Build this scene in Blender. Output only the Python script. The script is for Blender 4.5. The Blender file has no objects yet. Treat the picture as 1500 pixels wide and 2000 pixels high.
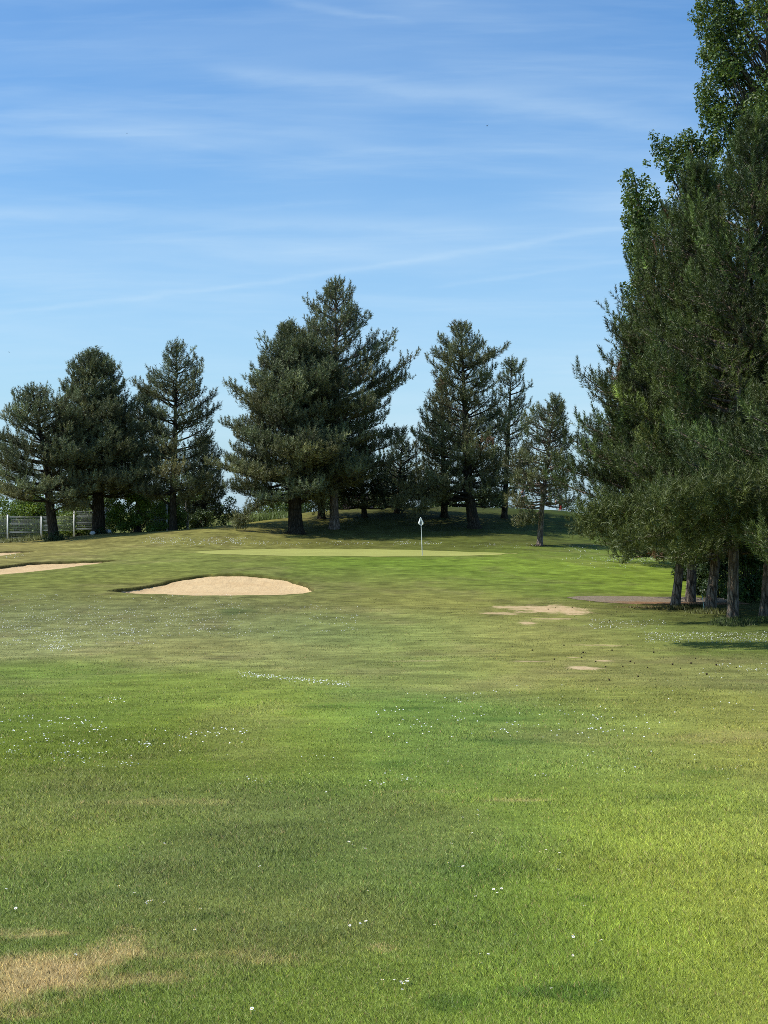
import bpy, math, random
import numpy as np
from math import radians as R
S = bpy.context.scene
COL = S.collection
F = 2773.0          # focal length in pixels of a 2000 px tall frame
EYE = 2.4

# ------------------------------------------------------------------ helpers
def lin(r, g, b):
    f = lambda c: (c / 255 / 12.92) if c / 255 <= 0.04045 else ((c / 255 + 0.055) / 1.055) ** 2.4
    return np.array([f(r), f(g), f(b)])

def sstep(a, b, x):
    t = np.clip((np.asarray(x, float) - a) / (b - a), 0, 1)
    return t * t * (3 - 2 * t)

def tag(o, label=None, cat=None, group=None, kind=None):
    if label: o['label'] = label
    if cat: o['category'] = cat
    if group: o['group'] = group
    if kind: o['kind'] = kind
    return o

def empty(name, loc, label, cat, group=None):
    o = bpy.data.objects.new(name, None)
    o.location = loc
    COL.objects.link(o)
    return tag(o, label, cat, group)

def mesh_np(name, V, Fc, mat, parent=None, colors=None, smooth=False, origin=None):
    """one mesh object from numpy vertices and a (n,3) or (n,4) face array; V in world coordinates"""
    V = np.asarray(V, np.float32).reshape(-1, 3)
    Fc = np.asarray(Fc, np.int32)
    if parent is not None:
        V = V - np.array(parent.location, np.float32)
    elif origin is not None:
        V = V - np.asarray(origin, np.float32)
    me = bpy.data.meshes.new(name)
    k = Fc.shape[1]
    me.vertices.add(len(V)); me.vertices.foreach_set('co', V.ravel())
    me.loops.add(Fc.size); me.loops.foreach_set('vertex_index', Fc.ravel())
    me.polygons.add(len(Fc))
    me.polygons.foreach_set('loop_start', np.arange(0, Fc.size, k, dtype=np.int32))
    if smooth:
        me.polygons.foreach_set('use_smooth', np.ones(len(Fc), bool))
    me.update(calc_edges=True)
    if colors is not None:
        c = np.ones((len(V), 4), np.float32); c[:, :3] = colors
        a = me.color_attributes.new('Col', 'FLOAT_COLOR', 'POINT')
        a.data.foreach_set('color', c.ravel())
    for m in (mat if isinstance(mat, (list, tuple)) else [mat]):
        me.materials.append(m)
    o = bpy.data.objects.new(name, me)
    COL.objects.link(o)
    if parent is not None: o.parent = parent
    elif origin is not None: o.location = origin
    return o

class Tubes:
    """collects tapered tubes into one mesh"""
    def __init__(s): s.V = []; s.F = []; s.n = 0
    def add(s, pts, rad, k=5, rough=0.0, rng=None):
        pts = np.asarray(pts, float); m = len(pts)
        rad = np.broadcast_to(np.asarray(rad, float), (m,))
        t = np.gradient(pts, axis=0)
        t /= np.linalg.norm(t, axis=1)[:, None] + 1e-9
        ref = np.where(np.abs(t[:, 2:3]) > 0.9, np.array([[1., 0, 0]]), np.array([[0, 0, 1.]]))
        if np.ptp((np.abs(t[:, 2]) > 0.9).astype(int)): ref = np.tile(np.array([[0.3, 0.9, 0.1]]), (m, 1))
        u = np.cross(t, ref); u /= np.linalg.norm(u, axis=1)[:, None] + 1e-9
        w = np.cross(t, u)
        a = np.linspace(0, 2 * math.pi, k, endpoint=False)
        r = rad[:, None] * np.ones((1, k))
        if rough and rng is not None: r = r * (1 + rough * rng.uniform(-1, 1, r.shape))
        P = pts[:, None, :] + r[..., None] * (np.cos(a)[None, :, None] * u[:, None, :] + np.sin(a)[None, :, None] * w[:, None, :])
        i = np.arange(m - 1)[:, None] * k + np.arange(k)[None, :]
        j = np.arange(m - 1)[:, None] * k + (np.arange(k)[None, :] + 1) % k
        Q = np.stack([i, j, j + k, i + k], -1).reshape(-1, 4) + s.n
        s.V.append(P.reshape(-1, 3)); s.F.append(Q); s.n += m * k
    def build(s, name, mat, parent=None, smooth=True, origin=None):
        return mesh_np(name, np.concatenate(s.V), np.concatenate(s.F), mat, parent, smooth=smooth, origin=origin)

class Boxes:
    def __init__(s): s.V = []; s.F = []; s.n = 0
    def add(s, a, b, wx, wy):
        """square bar from point a to point b, wx by wy across"""
        a = np.array(a, float); b = np.array(b, float)
        d = b - a; d /= np.linalg.norm(d)
        ref = np.array([0, 1., 0]) if abs(d[1]) < 0.9 else np.array([1., 0, 0])
        u = np.cross(ref, d); u /= np.linalg.norm(u); v = np.cross(d, u)
        for p in (a, b):
            for sx, sy in ((-1, -1), (1, -1), (1, 1), (-1, 1)):
                s.V.append(p + u * sx * wx / 2 + v * sy * wy / 2)
        n = s.n
        s.F += [[n, n+3, n+2, n+1], [n+4, n+5, n+6, n+7], [n, n+1, n+5, n+4], [n+1, n+2, n+6, n+5], [n+2, n+3, n+7, n+6], [n+3, n, n+4, n+7]]
        s.n += 8
    def build(s, name, mat, parent=None, origin=None):
        return mesh_np(name, np.array(s.V), np.array(s.F), mat, parent, origin=origin)

# value noise on the plane
_rn = np.random.default_rng(77).random((256, 256))
def vnoise(x, y):
    x = np.asarray(x, float); y = np.asarray(y, float)
    xi = np.floor(x).astype(int); yi = np.floor(y).astype(int)
    fx = x - xi; fy = y - yi
    fx = fx * fx * (3 - 2 * fx); fy = fy * fy * (3 - 2 * fy)
    g = lambda a, b: _rn[a & 255, b & 255]
    return (g(xi, yi) * (1 - fx) + g(xi + 1, yi) * fx) * (1 - fy) + (g(xi, yi + 1) * (1 - fx) + g(xi + 1, yi + 1) * fx) * fy
def fbm(x, y, o=4):
    v = 0; a = 0.5; n = 0
    for i in range(o):
        v = v + a * vnoise(x * 2 ** i + 17.3 * i, y * 2 ** i + 5.1 * i); n += a; a *= 0.5
    return v / n

# ------------------------------------------------------------------ terrain
def W(px, py, Y): return ((px - 750) * Y / F, Y, EYE - (py - 1000) * Y / F)
cp = [(x, y, z) for y, z in ((-6, .1), (0, .05), (6.6, 0), (12, -.15), (20, -.42), (30, -.86), (40, -1.15), (50, -1.17)) for x in (-14, 0, 14)]
cp += [W(*p) for p in (
    (-200,1166,57),(215,1156,58),(450,1163,57),(750,1163,58),(950,1165,57.5),(1110,1169,57.5),(1320,1176,57),(1600,1176,57),
    (300,1140,64),(450,1121,66.5),(560,1131,65),(750,1128,66),(950,1126,67),(1150,1132,67),(1320,1138,67),(1600,1140,67),
    (0,1122,67.5),(110,1110,71),(0,1105,73.5),(100,1096,77),(224,1094,77.5),
    (375,1079.5,81),(450,1082.5,79),(600,1086,78),(720,1087,77.7),(820,1087,78),(1000,1083,80),(1150,1092,79),(1320,1102,79),(1600,1105,79),
    (450,1074,87),(600,1072,88.5),(720,1072.7,88.5),(820,1075,88),(920,1078,86.5),(1150,1080,87),(1320,1084,88),
    (-100,1080,83),(65,1076.5,86),(250,1068,88),(-100,1065,97),(20,1061,99),(105,1055,98),(192,1043,101),(337,1036,101),(430,1028,101),
    (470,1040,95),(520,1048,94),(577,1042,98),(652,1033,100),(750,1054,94),(925,1031,102),(1055,1065,92),(1150,1064,94),(1250,1068,96),(820,1040,98.5),
    (520,1016,107),(600,1002,110),(700,994,112),(850,992.5,112.5),(1000,994,112.5),(1100,999,112),(1180,1010,111),(1300,1035,108),(1500,1055,105),
    (-100,1062,106),(100,1052,106),(300,1040,107),(430,1030,108))]
cp += [(-3, 120, 2.45), (8, 120, 2.6), (14, 119, 2.3), (-3, 135, 1.2), (10, 135, 1.2), (-20, 122, .4), (-45, 120, -.3), (-45, 100, -.2), (-45, 60, -1), (-40, 20, -.5),
       (40, 20, -.5), (45, 60, -1), (48, 100, -.5), (40, 130, 0), (-30, 140, 0), (0, 160, 0), (40, 160, -.5), (-40, 160, -.5)]
cp = np.array(cp)
def _tps_solve(P, lam=0.6):
    n = len(P); d = np.hypot(P[:, None, 0] - P[None, :, 0], P[:, None, 1] - P[None, :, 1])
    K = np.where(d > 0, d * d * np.log(d + 1e-9), 0) + lam * np.eye(n)
    Q = np.c_[np.ones(n), P[:, :2]]
    A = np.block([[K, Q], [Q.T, np.zeros((3, 3))]])
    return np.linalg.solve(A, np.r_[P[:, 2], 0, 0, 0])
_w = _tps_solve(cp)
def T(x, y):
    x = np.asarray(x, float); y = np.asarray(y, float); sh = np.broadcast(x, y).shape
    x = np.broadcast_to(x, sh).ravel(); y = np.broadcast_to(y, sh).ravel()
    out = np.empty(len(x))
    for i in range(0, len(x), 20000):
        xx = np.clip(x[i:i+20000], -55, 55); yy = np.clip(y[i:i+20000], -8, 165)
        d2 = (xx[:, None] - cp[None, :, 0]) ** 2 + (yy[:, None] - cp[None, :, 1]) ** 2
        z = (0.5 * d2 * np.log(d2 + 1e-12)) @ _w[:len(cp)] + _w[len(cp)] + _w[len(cp)+1] * xx + _w[len(cp)+2] * yy
        k = np.maximum(sstep(40, 55, np.abs(xx)), np.maximum(sstep(140, 165, yy), sstep(-2, -8, yy) * 0))
        out[i:i+20000] = z * (1 - k) + k * (-1.0)
    out += 0.05 * (fbm(x * 0.35, y * 0.35, 3) - 0.5) * 2 * sstep(3, 25, y)
    return out.reshape(sh) if sh else float(out[0])
_gx = np.arange(-60, 60.1, .5); _gy = np.arange(4, 121, .5)
_gz = T(*np.meshgrid(_gx, _gy))
def Tq(x, y):
    u = np.clip((np.asarray(x, float) + 60) / .5, 0, len(_gx) - 1.001); v = np.clip((np.asarray(y, float) - 4) / .5, 0, len(_gy) - 1.001)
    i = u.astype(int); j = v.astype(int); f = u - i; g = v - j
    return (_gz[j, i] * (1 - f) + _gz[j, i + 1] * f) * (1 - g) + (_gz[j + 1, i] * (1 - f) + _gz[j + 1, i + 1] * f) * g
_ys = np.arange(5, 118, 0.05)
def G(px, py):
    """point where the sight line at px, py of the photograph first meets the terrain"""
    x = (px - 750) * _ys / F; z = EYE - (py - 1000) * _ys / F
    hit = np.nonzero(z < Tq(x, _ys))[0]
    i = hit[0] if len(hit) else len(_ys) - 1
    return np.array([x[i], _ys[i], float(T(x[i], _ys[i]))])

def strip(front, back):
    """a patch of ground given by its front and back outline in the photograph -> front y(x), back y(x), x0, x1"""
    f = np.array([G(*p) for p in front]); b = np.array([G(*p) for p in back])
    f = f[np.argsort(f[:, 0])]; b = b[np.argsort(b[:, 0])]
    x0 = max(f[0, 0], b[0, 0]) ; x1 = min(f[-1, 0], b[-1, 0])
    x0 = min(f[0, 0], b[0, 0]); x1 = max(f[-1, 0], b[-1, 0])
    yf = lambda x: np.interp(x, f[:, 0], f[:, 1]) + 0.16 * (fbm(x * 2.1, x * 0 + 3, 3) - .5)
    yb = lambda x: np.interp(x, b[:, 0], b[:, 1]) + 0.16 * (fbm(x * 2.1, x * 0 + 9, 3) - .5)
    return yf, yb, x0, x1

bunker_main = strip([(212,1154.5),(250,1158),(290,1160),(350,1162),(450,1163),(540,1162),(590,1159),(613,1153)],
                    [(212,1153.5),(250,1148),(300,1141),(345,1130.5),(400,1122.5),(440,1120.5),(500,1122),(560,1130),(600,1142),(613,1151)])
bunker_left = strip([(-90,1131),(0,1122),(60,1117),(120,1110),(180,1102),(224,1095)],
                    [(-90,1112),(0,1105.5),(60,1098.5),(100,1096.5),(160,1095),(224,1093)])
bunker_far = strip([(-90,1094),(-40,1089),(0,1085.5),(30,1081),(66,1077)], [(-90,1082),(0,1077.5),(30,1076.6),(66,1076)])
BUNK = [(bunker_main, .09, .16), (bunker_left, .10, .14), (bunker_far, .06, .05)]
green = strip([(372,1079.5),(400,1081.5),(450,1083.5),(520,1085.3),(600,1086.5),(720,1087.3),(820,1087),(920,1085.8),(980,1083.5),(1010,1081.5)],
              [(372,1078.3),(400,1076),(450,1074.2),(520,1073),(600,1072.4),(720,1072.9),(820,1075),(920,1078.7),(980,1080.4),(1010,1081)])
gravel = strip([(1108,1167.5),(1130,1172),(1180,1177),(1240,1180),(1330,1181),(1420,1181)],
               [(1108,1166.5),(1130,1165),(1170,1164.3),(1240,1165),(1330,1166),(1420,1168)])

def inside(st, x, y):
    yf, yb, x0, x1 = st
    sf = (yf(x + .1) - yf(x - .1)) / .2; sb = (yb(x + .1) - yb(x - .1)) / .2
    d = np.minimum((y - yf(x)) / np.sqrt(1 + sf * sf), (yb(x) - y) / np.sqrt(1 + sb * sb))
    return np.where((x > x0) & (x < x1), d, -1.0)

# ------------------------------------------------------------------ colour of the turf (albedo, plus shade painted in under the pines)
GK = 0.70
TC = [(100,1985,86,108,40),(300,1960,96,118,50),(550,1960,104,126,50),(750,1985,116,138,56),(950,1960,104,130,48),(1150,1930,100,128,46),(1400,1985,130,150,70),(1300,1860,122,148,56),
 (100,1800,92,112,56),(400,1820,98,114,56),(700,1850,104,122,58),(900,1800,88,114,52),(1100,1780,124,148,54),(1450,1780,140,160,74),
 (60,1650,110,122,60),(250,1680,88,110,56),(500,1680,84,110,50),(750,1660,90,116,56),(950,1650,92,118,58),(1200,1660,132,156,66),(1430,1640,138,160,74),
 (100,1560,108,120,66),(350,1560,100,118,62),(600,1580,94,118,58),(850,1560,112,134,62),(1050,1570,124,144,64),(1300,1560,122,148,70),(1450,1530,120,144,66),
 (100,1470,96,114,42),(300,1470,102,120,46),(550,1470,112,130,56),(800,1480,108,134,66),(1050,1450,120,142,74),(1250,1450,126,140,74),(1430,1460,140,144,74),
 (100,1390,106,128,54),(300,1350,114,134,60),(550,1400,130,148,66),(750,1400,108,138,68),(950,1400,108,134,68),(1200,1380,126,136,72),(1440,1400,132,138,74),
 (100,1315,110,132,64),(400,1330,122,138,68),
 (100,1260,128,136,92),(350,1270,134,136,88),(550,1290,124,132,84),(800,1300,124,138,80),(1050,1300,132,136,78),(1300,1310,126,130,78),(1450,1320,120,128,76),
 (100,1210,116,124,84),(350,1210,116,122,82),(600,1220,114,128,84),(830,1220,128,144,84),(1050,1230,134,136,82),(1300,1230,116,130,74),(1450,1250,100,116,58),(1440,1205,66,82,40),(1370,1188,70,80,42),(1300,1182,104,96,62),  # dark grove-floor entries near the end have tree shade painted in
 (80,1160,104,112,70),(400,1185,108,112,74),(650,1180,114,118,72),(830,1180,134,132,76),(950,1170,118,124,70),
 (150,1130,104,122,58),(230,1130,134,122,72),(270,1108,106,124,62),(350,1100,104,128,58),(450,1100,112,114,68),(700,1100,98,132,40),(660,1140,112,114,72),(850,1100,104,130,50),(750,1140,110,122,62),(950,1120,108,128,56),(1050,1100,124,148,58),(1150,1130,106,128,52),(1250,1140,118,138,50),(1250,1110,112,134,52),(1050,1150,104,126,58),
 (50,1090,124,122,76),(150,1075,136,130,82),(280,1085,128,136,82),(330,1055,124,126,78),(420,1050,132,128,82),(450,1068,116,122,66),(600,1064,120,122,66),(800,1065,116,126,62),(1000,1072,114,134,58),(1200,1085,112,134,62),
 (500,1025,130,130,70),(650,1050,72,68,44),(750,1030,52,66,36),(830,1028,70,72,42),(900,1040,72,72,44),(1000,1010,54,70,36),(1050,1060,80,78,46),(1120,1030,52,74,34)]  # mound entries darkened to paint in the shade of the pines
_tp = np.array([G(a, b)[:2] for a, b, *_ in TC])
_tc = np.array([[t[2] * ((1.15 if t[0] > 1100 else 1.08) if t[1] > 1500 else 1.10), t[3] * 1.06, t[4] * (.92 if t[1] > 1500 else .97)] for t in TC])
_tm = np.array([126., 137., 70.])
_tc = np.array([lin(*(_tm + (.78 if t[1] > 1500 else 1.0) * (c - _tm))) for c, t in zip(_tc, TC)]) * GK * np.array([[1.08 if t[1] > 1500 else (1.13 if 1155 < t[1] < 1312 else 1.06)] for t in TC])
STRAW = lin(206,180,128) * GK
def straw_mask(x, y):
    m = 0 * x
    for (px, py, rx, ry, k) in ((70,1905,.62,.62,1.0),(180,1893,.27,.36,.75),(20,1935,.5,.4,.9),(330,1870,.3,.08,.3),(450,1866,.2,.06,.25),(520,1880,.2,.1,.25),(750,1856,.08,.06,.6),(1000,1565,.3,.08,.5),(840,1548,.4,.1,.25),(300,1570,.6,.14,.2),(1460,1440,1.0,.5,.22)):
        c = G(px, py)
        m = np.maximum(m, k * sstep(1.35, 0.3, np.hypot((x - c[0]) / rx, (y - c[1]) / ry) + 2.6 * (fbm(x * 3.4, y * 3.4, 4) - .5)))
    return m
CLOVER = [(1010,1450,85,11,.35),(1380,1510,62,9,.45),(870,1962,60,22,.4),(1090,1945,130,20,.4),(640,1380,60,9,.3),(770,1492,55,10,.3),(1140,1760,34,10,.35),(790,1385,50,6,.35),(980,1405,60,8,.3),(260,1750,80,14,.25),(430,1790,70,14,.25),(1330,1560,70,8,.25),(460,1194,40,5,.35),(300,1800,60,12,.25),(930,1700,120,30,.2),(600,1820,80,20,.2),(1180,1930,70,16,.35)]
CLW = [(*G(a, b)[:2], hw * G(a, b)[1] / F, max(.1, hh * G(a, b)[1] ** 2 / F / 2.9), k) for a, b, hw, hh, k in CLOVER]
def clover_mask(x, y):
    m = 0 * x
    for cx, cy, rx, ry, k in CLW:
        m = np.maximum(m, k * sstep(1.3, .4, np.hypot((x - cx) / rx, (y - cy) / ry) + 1.3 * (fbm(x * 3.1 + 7, y * 3.1, 4) - .5)))
    return m
_fb = np.array([G(a, b)[:2] for a, b in ((-400,1278),(0,1288),(300,1300),(420,1312),(520,1328),(640,1342),(760,1352))])
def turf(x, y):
    """turf albedo, painted pine shade included, at plan points x, y"""
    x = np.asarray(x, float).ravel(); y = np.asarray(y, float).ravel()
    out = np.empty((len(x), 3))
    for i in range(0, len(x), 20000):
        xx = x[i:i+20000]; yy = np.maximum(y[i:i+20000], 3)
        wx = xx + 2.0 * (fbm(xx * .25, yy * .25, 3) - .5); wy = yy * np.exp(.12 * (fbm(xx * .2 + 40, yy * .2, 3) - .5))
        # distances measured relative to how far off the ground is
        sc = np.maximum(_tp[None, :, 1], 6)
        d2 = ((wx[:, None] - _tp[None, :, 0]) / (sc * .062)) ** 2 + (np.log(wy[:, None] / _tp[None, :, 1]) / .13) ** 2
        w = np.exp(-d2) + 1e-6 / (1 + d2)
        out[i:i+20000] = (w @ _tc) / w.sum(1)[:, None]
    # mown edge of the fairway on the left
    e = np.interp(x, _fb[:, 0], _fb[:, 1]); near = sstep(.25, -.25, y - e) * (x < 1.0)
    rough = (1 - near) * sstep(8, 0, np.abs(y - e)) * sstep(1.5, -2.5, x) * (y > e)
    out *= (1 + 0.12 * rough)[:, None]
    fr = sstep(18, 34, y)
    out *= (1 + (.40 + .35 * fr) * (fbm(x * 1.3, y * 1.0, 4) - .5) + (.22 + .5 * fr) * (fbm(x * 4 + 9, y * 3, 3) - .5))[:, None]
    dry = .30 * sstep(.56, .75, fbm(x * .55 + 31, y * .35 + 8, 4))
    dryc = out.mean(1)[:, None] * np.array([[1.55, 1.12, .62]])
    k = dry[:, None] * .6
    out = out * (1 - k) + k * dryc
    out = out * (1 - clover_mask(x, y)[:, None] * np.array([[1.15, .85, 1.0]]))
    m = .8 * straw_mask(x, y)[:, None]
    return out * (1 - m) + m * STRAW

SOIL = [(1070,1190,78,7,1),(1115,1195,42,5,1),(1000,1186,46,3,.9),(1030,1217,18,4,.9),(1137,1304,36,5,1),(1182,1291,18,2.5,.9),(1040,1292,42,1.8,.8),(975,1198,34,2.2,.8),(1080,1209,50,1.6,.7),
        (1180,1260,60,2.5,.45),(1120,1284,14,1.5,.8),(820,1291,60,2,.3)]
SOILW = []
for px, py, hw, hh, k in SOIL:
    c = G(px, py); SOILW.append((c[0], c[1], hw * c[1] / F, max(.12, hh * c[1] ** 2 / F / (EYE - c[2])), k))
def soil_mask(x, y):
    m = 0 * x
    for cx, cy, rx, ry, k in SOILW:
        m = np.maximum(m, k * sstep(1.2, .6, np.hypot((x - cx) / rx, (y - cy) / ry) + .9 * (fbm(x * 2.7, y * 2.7, 3) - .5)))
    return m

# ------------------------------------------------------------------ materials
def new_mat(name):
    m = bpy.data.materials.new(name); m.use_nodes = True
    nt = m.node_tree; nt.nodes.clear()
    out = nt.nodes.new('ShaderNodeOutputMaterial')
    return m, nt, out
class NT:
    def __init__(s, nt): s.nt = nt
    def n(s, t, **kw):
        nd = s.nt.nodes.new('ShaderNode' + t)
        for k, v in kw.items():
            if k.startswith('i_'):
                key = k[2:]; key = int(key) if key.isdigit() else key.replace('_', ' ')
                s.put(nd.inputs[key], v)
            else: setattr(nd, k, v)
        return nd
    def put(s, sock, v):
        if isinstance(v, bpy.types.NodeSocket): s.nt.links.new(v, sock)
        else: sock.default_value = v
    def m(s, op, a, b=None, c=None, clamp=False):
        nd = s.nt.nodes.new('ShaderNodeMath'); nd.operation = op; nd.use_clamp = clamp
        for i, v in enumerate((a, b, c)):
            if v is not None: s.put(nd.inputs[i], v)
        return nd.outputs[0]
    def mix(s, f, a, b, mode='MIX'):
        nd = s.nt.nodes.new('ShaderNodeMix'); nd.data_type = 'RGBA'; nd.blend_type = mode
        s.put(nd.inputs['Factor'], f); s.put(nd.inputs[6], a); s.put(nd.inputs[7], b)
        return nd.outputs[2]
    def noise(s, vec, scale, detail=4, rough=.55, dist=0):
        nd = s.n('TexNoise'); s.put(nd.inputs['Vector'], vec)
        nd.inputs['Scale'].default_value = scale; nd.inputs['Detail'].default_value = detail
        nd.inputs['Roughness'].default_value = rough; nd.inputs['Distortion'].default_value = dist
        return nd.outputs['Fac']
    def rng(s, v, a, b, c, d, smooth=False):
        nd = s.n('MapRange'); s.put(nd.inputs[0], v)
        if smooth: nd.interpolation_type = 'SMOOTHSTEP'
        for i, q in enumerate((a, b, c, d)): nd.inputs[i + 1].default_value = q
        return nd.outputs[0]
def c4(c): return (float(c[0]), float(c[1]), float(c[2]), 1.0)

def principled(nt, out, col, rough=.8, spec=.2, bump=None, bs=.3, bd=.02):
    p = nt.n('BsdfPrincipled'); nt.put(p.inputs['Base Color'], col)
    nt.put(p.inputs['Roughness'], rough); p.inputs['Specular IOR Level'].default_value = spec
    if bump is not None:
        b = nt.n('Bump'); nt.put(b.inputs['Height'], bump); b.inputs['Strength'].default_value = bs; b.inputs['Distance'].default_value = bd
        nt.nt.links.new(b.outputs[0], p.inputs['Normal'])
    nt.nt.links.new(p.outputs[0], out.inputs[0])
    return p

def mat_turf(name, green_sheet=False):
    m, t, out = new_mat(name); n = NT(t)
    pos = n.n('NewGeometry').outputs['Position']
    col = n.n('Attribute', attribute_name='Col').outputs['Color']
    n1 = n.noise(pos, 14, 6, .7); n2 = n.noise(pos, 2.2, 5, .65); n3 = n.noise(pos, 60, 3, .7)
    mps = n.n('Mapping'); n.put(mps.inputs[0], pos); mps.inputs['Scale'].default_value = (.35, 1.1, 1)
    n4 = n.noise(mps.outputs[0], 1.6, 6, .7)
    k = n.m('MULTIPLY', n.rng(n1, .25, .75, .70 if not green_sheet else .92, 1.22 if not green_sheet else 1.08), n.rng(n2, .25, .75, .76 if not green_sheet else .95, 1.24 if not green_sheet else 1.05))
    k = n.m('MULTIPLY', k, n.rng(n3, .25, .75, .8 if not green_sheet else .95, 1.2 if not green_sheet else 1.05))
    if not green_sheet: k = n.m('MULTIPLY', k, n.rng(n4, .28, .72, .70, 1.32))
    nd = n.n('Vector' + 'Math', operation='SCALE'); n.put(nd.inputs[0], col); n.put(nd.inputs['Scale'], k)
    base = nd.outputs[0]
    # dry yellow flecks
    fl = n.rng(n.noise(pos, 5.5, 8, .75), .56, .68, 0, .5)
    base = n.mix(fl if not green_sheet else 0.0, base, n.mix(1.0, base, (1.5, 1.15, .7, 1), 'MULTIPLY'))
    if not green_sheet:
        sx = n.n('SeparateXYZ'); n.put(sx.inputs[0], pos)
        wob = n.m('SUBTRACT', n.noise(pos, 1.9, 7, .75), .5)
        tot = None
        for cx, cy, rx, ry, kk in SOILW:
            dx = n.m('MULTIPLY', n.m('SUBTRACT', sx.outputs[0], float(cx)), float(1 / rx))
            dy = n.m('MULTIPLY', n.m('SUBTRACT', sx.outputs[1], float(cy)), float(1 / ry))
            d = n.m('SQRT', n.m('ADD', n.m('MULTIPLY', dx, dx), n.m('MULTIPLY', dy, dy)))
            d = n.m('ADD', d, n.m('MULTIPLY', wob, 3.4))
            q = n.rng(d, .45, 1.15, float(kk) * .95, 0.0, True)
            tot = q if tot is None else n.m('MAXIMUM', tot, q)
        soil = n.mix(n.rng(n.noise(pos, 9, 6, .7), .3, .7, 0, 1), c4(lin(232,206,162) * .76), c4(lin(196,164,120) * .76))
        base = n.mix(tot, base, soil)
    principled(n, out, base, .95, .05, n1, .5, .03)
    return m
M = {}
M['turf'] = mat_turf('turf')
M['green'] = mat_turf('green_turf', True)

def mat_leafy(name, trans=.35, gloss=.08, rough=.45, tboost=(1.3, 1.25, .7)):
    m, t, out = new_mat(name); n = NT(t)
    col = n.n('Attribute', attribute_name='Col').outputs['Color']
    d = n.n('BsdfDiffuse'); n.put(d.inputs[0], col)
    tr = n.n('BsdfTranslucent'); n.put(tr.inputs[0], n.mix(1.0, col, (*tboost, 1), 'MULTIPLY'))
    a = n.n('MixShader'); a.inputs[0].default_value = trans
    t.links.new(d.outputs[0], a.inputs[1]); t.links.new(tr.outputs[0], a.inputs[2])
    g = n.n('BsdfGlossy'); g.inputs['Color'].default_value = (.8, .85, .8, 1); g.inputs['Roughness'].default_value = rough
    b = n.n('MixShader'); b.inputs[0].default_value = gloss
    t.links.new(a.outputs[0], b.inputs[1]); t.links.new(g.outputs[0], b.inputs[2])
    t.links.new(b.outputs[0], out.inputs[0])
    return m
M['needle'] = mat_leafy('pine_needles', .13, .04, .5, (1.2, 1.2, .7))
M['leaf'] = mat_leafy('leaf', .30, .04, .5)
M['blade'] = mat_leafy('grass_blade', .35, .03, .5, (1.15, 1.1, .8))

def mat_bark(name, dark, light, sc=7, zs=.25, lightbias=.5):
    m, t, out = new_mat(name); n = NT(t)
    tc = n.n('TexCoord').outputs['Object']
    mp = n.n('Mapping'); n.put(mp.inputs[0], tc); mp.inputs['Scale'].default_value = (1, 1, zs)
    v = n.n('TexVoronoi', feature='DISTANCE_TO_EDGE'); n.put(v.inputs['Vector'], mp.outputs[0]); v.inputs['Scale'].default_value = sc
    n1 = n.noise(mp.outputs[0], sc * 1.3, 8, .7)
    h = n.m('ADD', n.rng(v.outputs[0], 0, .25, 0, .6), n.m('MULTIPLY', n1, .6))
    col = n.mix(n.rng(h, .25, .95, 0, 1), c4(dark), c4(light))
    col = n.mix(n.rng(n.noise(tc, 1.6, 4, .6), .35, .7, 0, .45), col, c4(np.array(light) * np.array([.8, .72, .66])))
    principled(n, out, col, .95, .05, h, .9, .05)
    return m
M['bark'] = mat_bark('pine_bark', (.045, .035, .028), (.30, .235, .185))
M['bark_grey'] = mat_bark('pine_bark_grey', (.028, .022, .018), (.30, .235, .18), 9, .22)
M['bark_dark'] = mat_bark('ivy_bark', (.012, .012, .009), (.075, .062, .045))
M['bark_pale'] = mat_bark('pale_bark', (.18, .16, .14), (.55, .52, .47), 10, .5)

def mat_simple(name, col, rough=.6, spec=.3, var=.15, sc=20, bump=0, metal=0):
    m, t, out = new_mat(name); n = NT(t)
    tc = n.n('TexCoord').outputs['Object']
    k = n.noise(tc, sc, 5, .65)
    c = n.mix(n.rng(k, .3, .7, 0, 1), c4(np.array(col) * (1 - var)), c4(np.array(col) * (1 + var)))
    p = principled(n, out, c, rough, spec, k if bump else None, bump, .02)
    p.inputs['Metallic'].default_value = metal
    return m
M['white_paint'] = mat_simple('white_paint', (.74, .75, .74), .45, .4, .06)
M['galv'] = mat_simple('pale_grey_wire', (.27, .30, .31), .5, .3, .1)
M['flag'] = mat_simple('white_flag_cloth', (.82, .82, .80), .8, .1, .03)
M['mark'] = mat_simple('dark_flag_print', (.02, .02, .03), .8, .1, .1)
M['bird'] = mat_simple('dark_plumage', (.018, .018, .024), .7, .2, .2)
M['cone'] = mat_simple('pine_cone', (.05, .033, .022), .85, .15, .5, 60, .6)
M['stone'] = mat_simple('white_stone', (.68, .67, .64), .8, .2, .15, 6, .4)
M['skin'] = mat_simple('skin', (.50, .30, .22), .6, .3, .05)
M['hair'] = mat_simple('dark_hair', (.03, .02, .015), .6, .3, .2)
M['red'] = mat_simple('red_trousers', (.55, .045, .05), .8, .1, .1)
M['blue'] = mat_simple('blue_shirt', (.06, .16, .45), .8, .1, .1)
M['paleblue'] = mat_simple('pale_blue_shirt', (.36, .50, .66), .8, .1, .08)
M['navy'] = mat_simple('dark_trousers', (.018, .022, .035), .8, .1, .15)
M['shoe'] = mat_simple('white_shoe', (.6, .6, .58), .6, .3, .05)
M['stake'] = mat_simple('weathered_green_paint', (.12, .24, .24), .6, .3, .1)
M['petal'] = mat_simple('white_petal', (.86, .86, .84), .7, .1, .03)
M['yolk'] = mat_simple('yellow_florets', (.72, .50, .04), .8, .1, .1)
M['stalk'] = mat_simple('green_stalk', (.10, .17, .04), .7, .2, .1)
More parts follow.
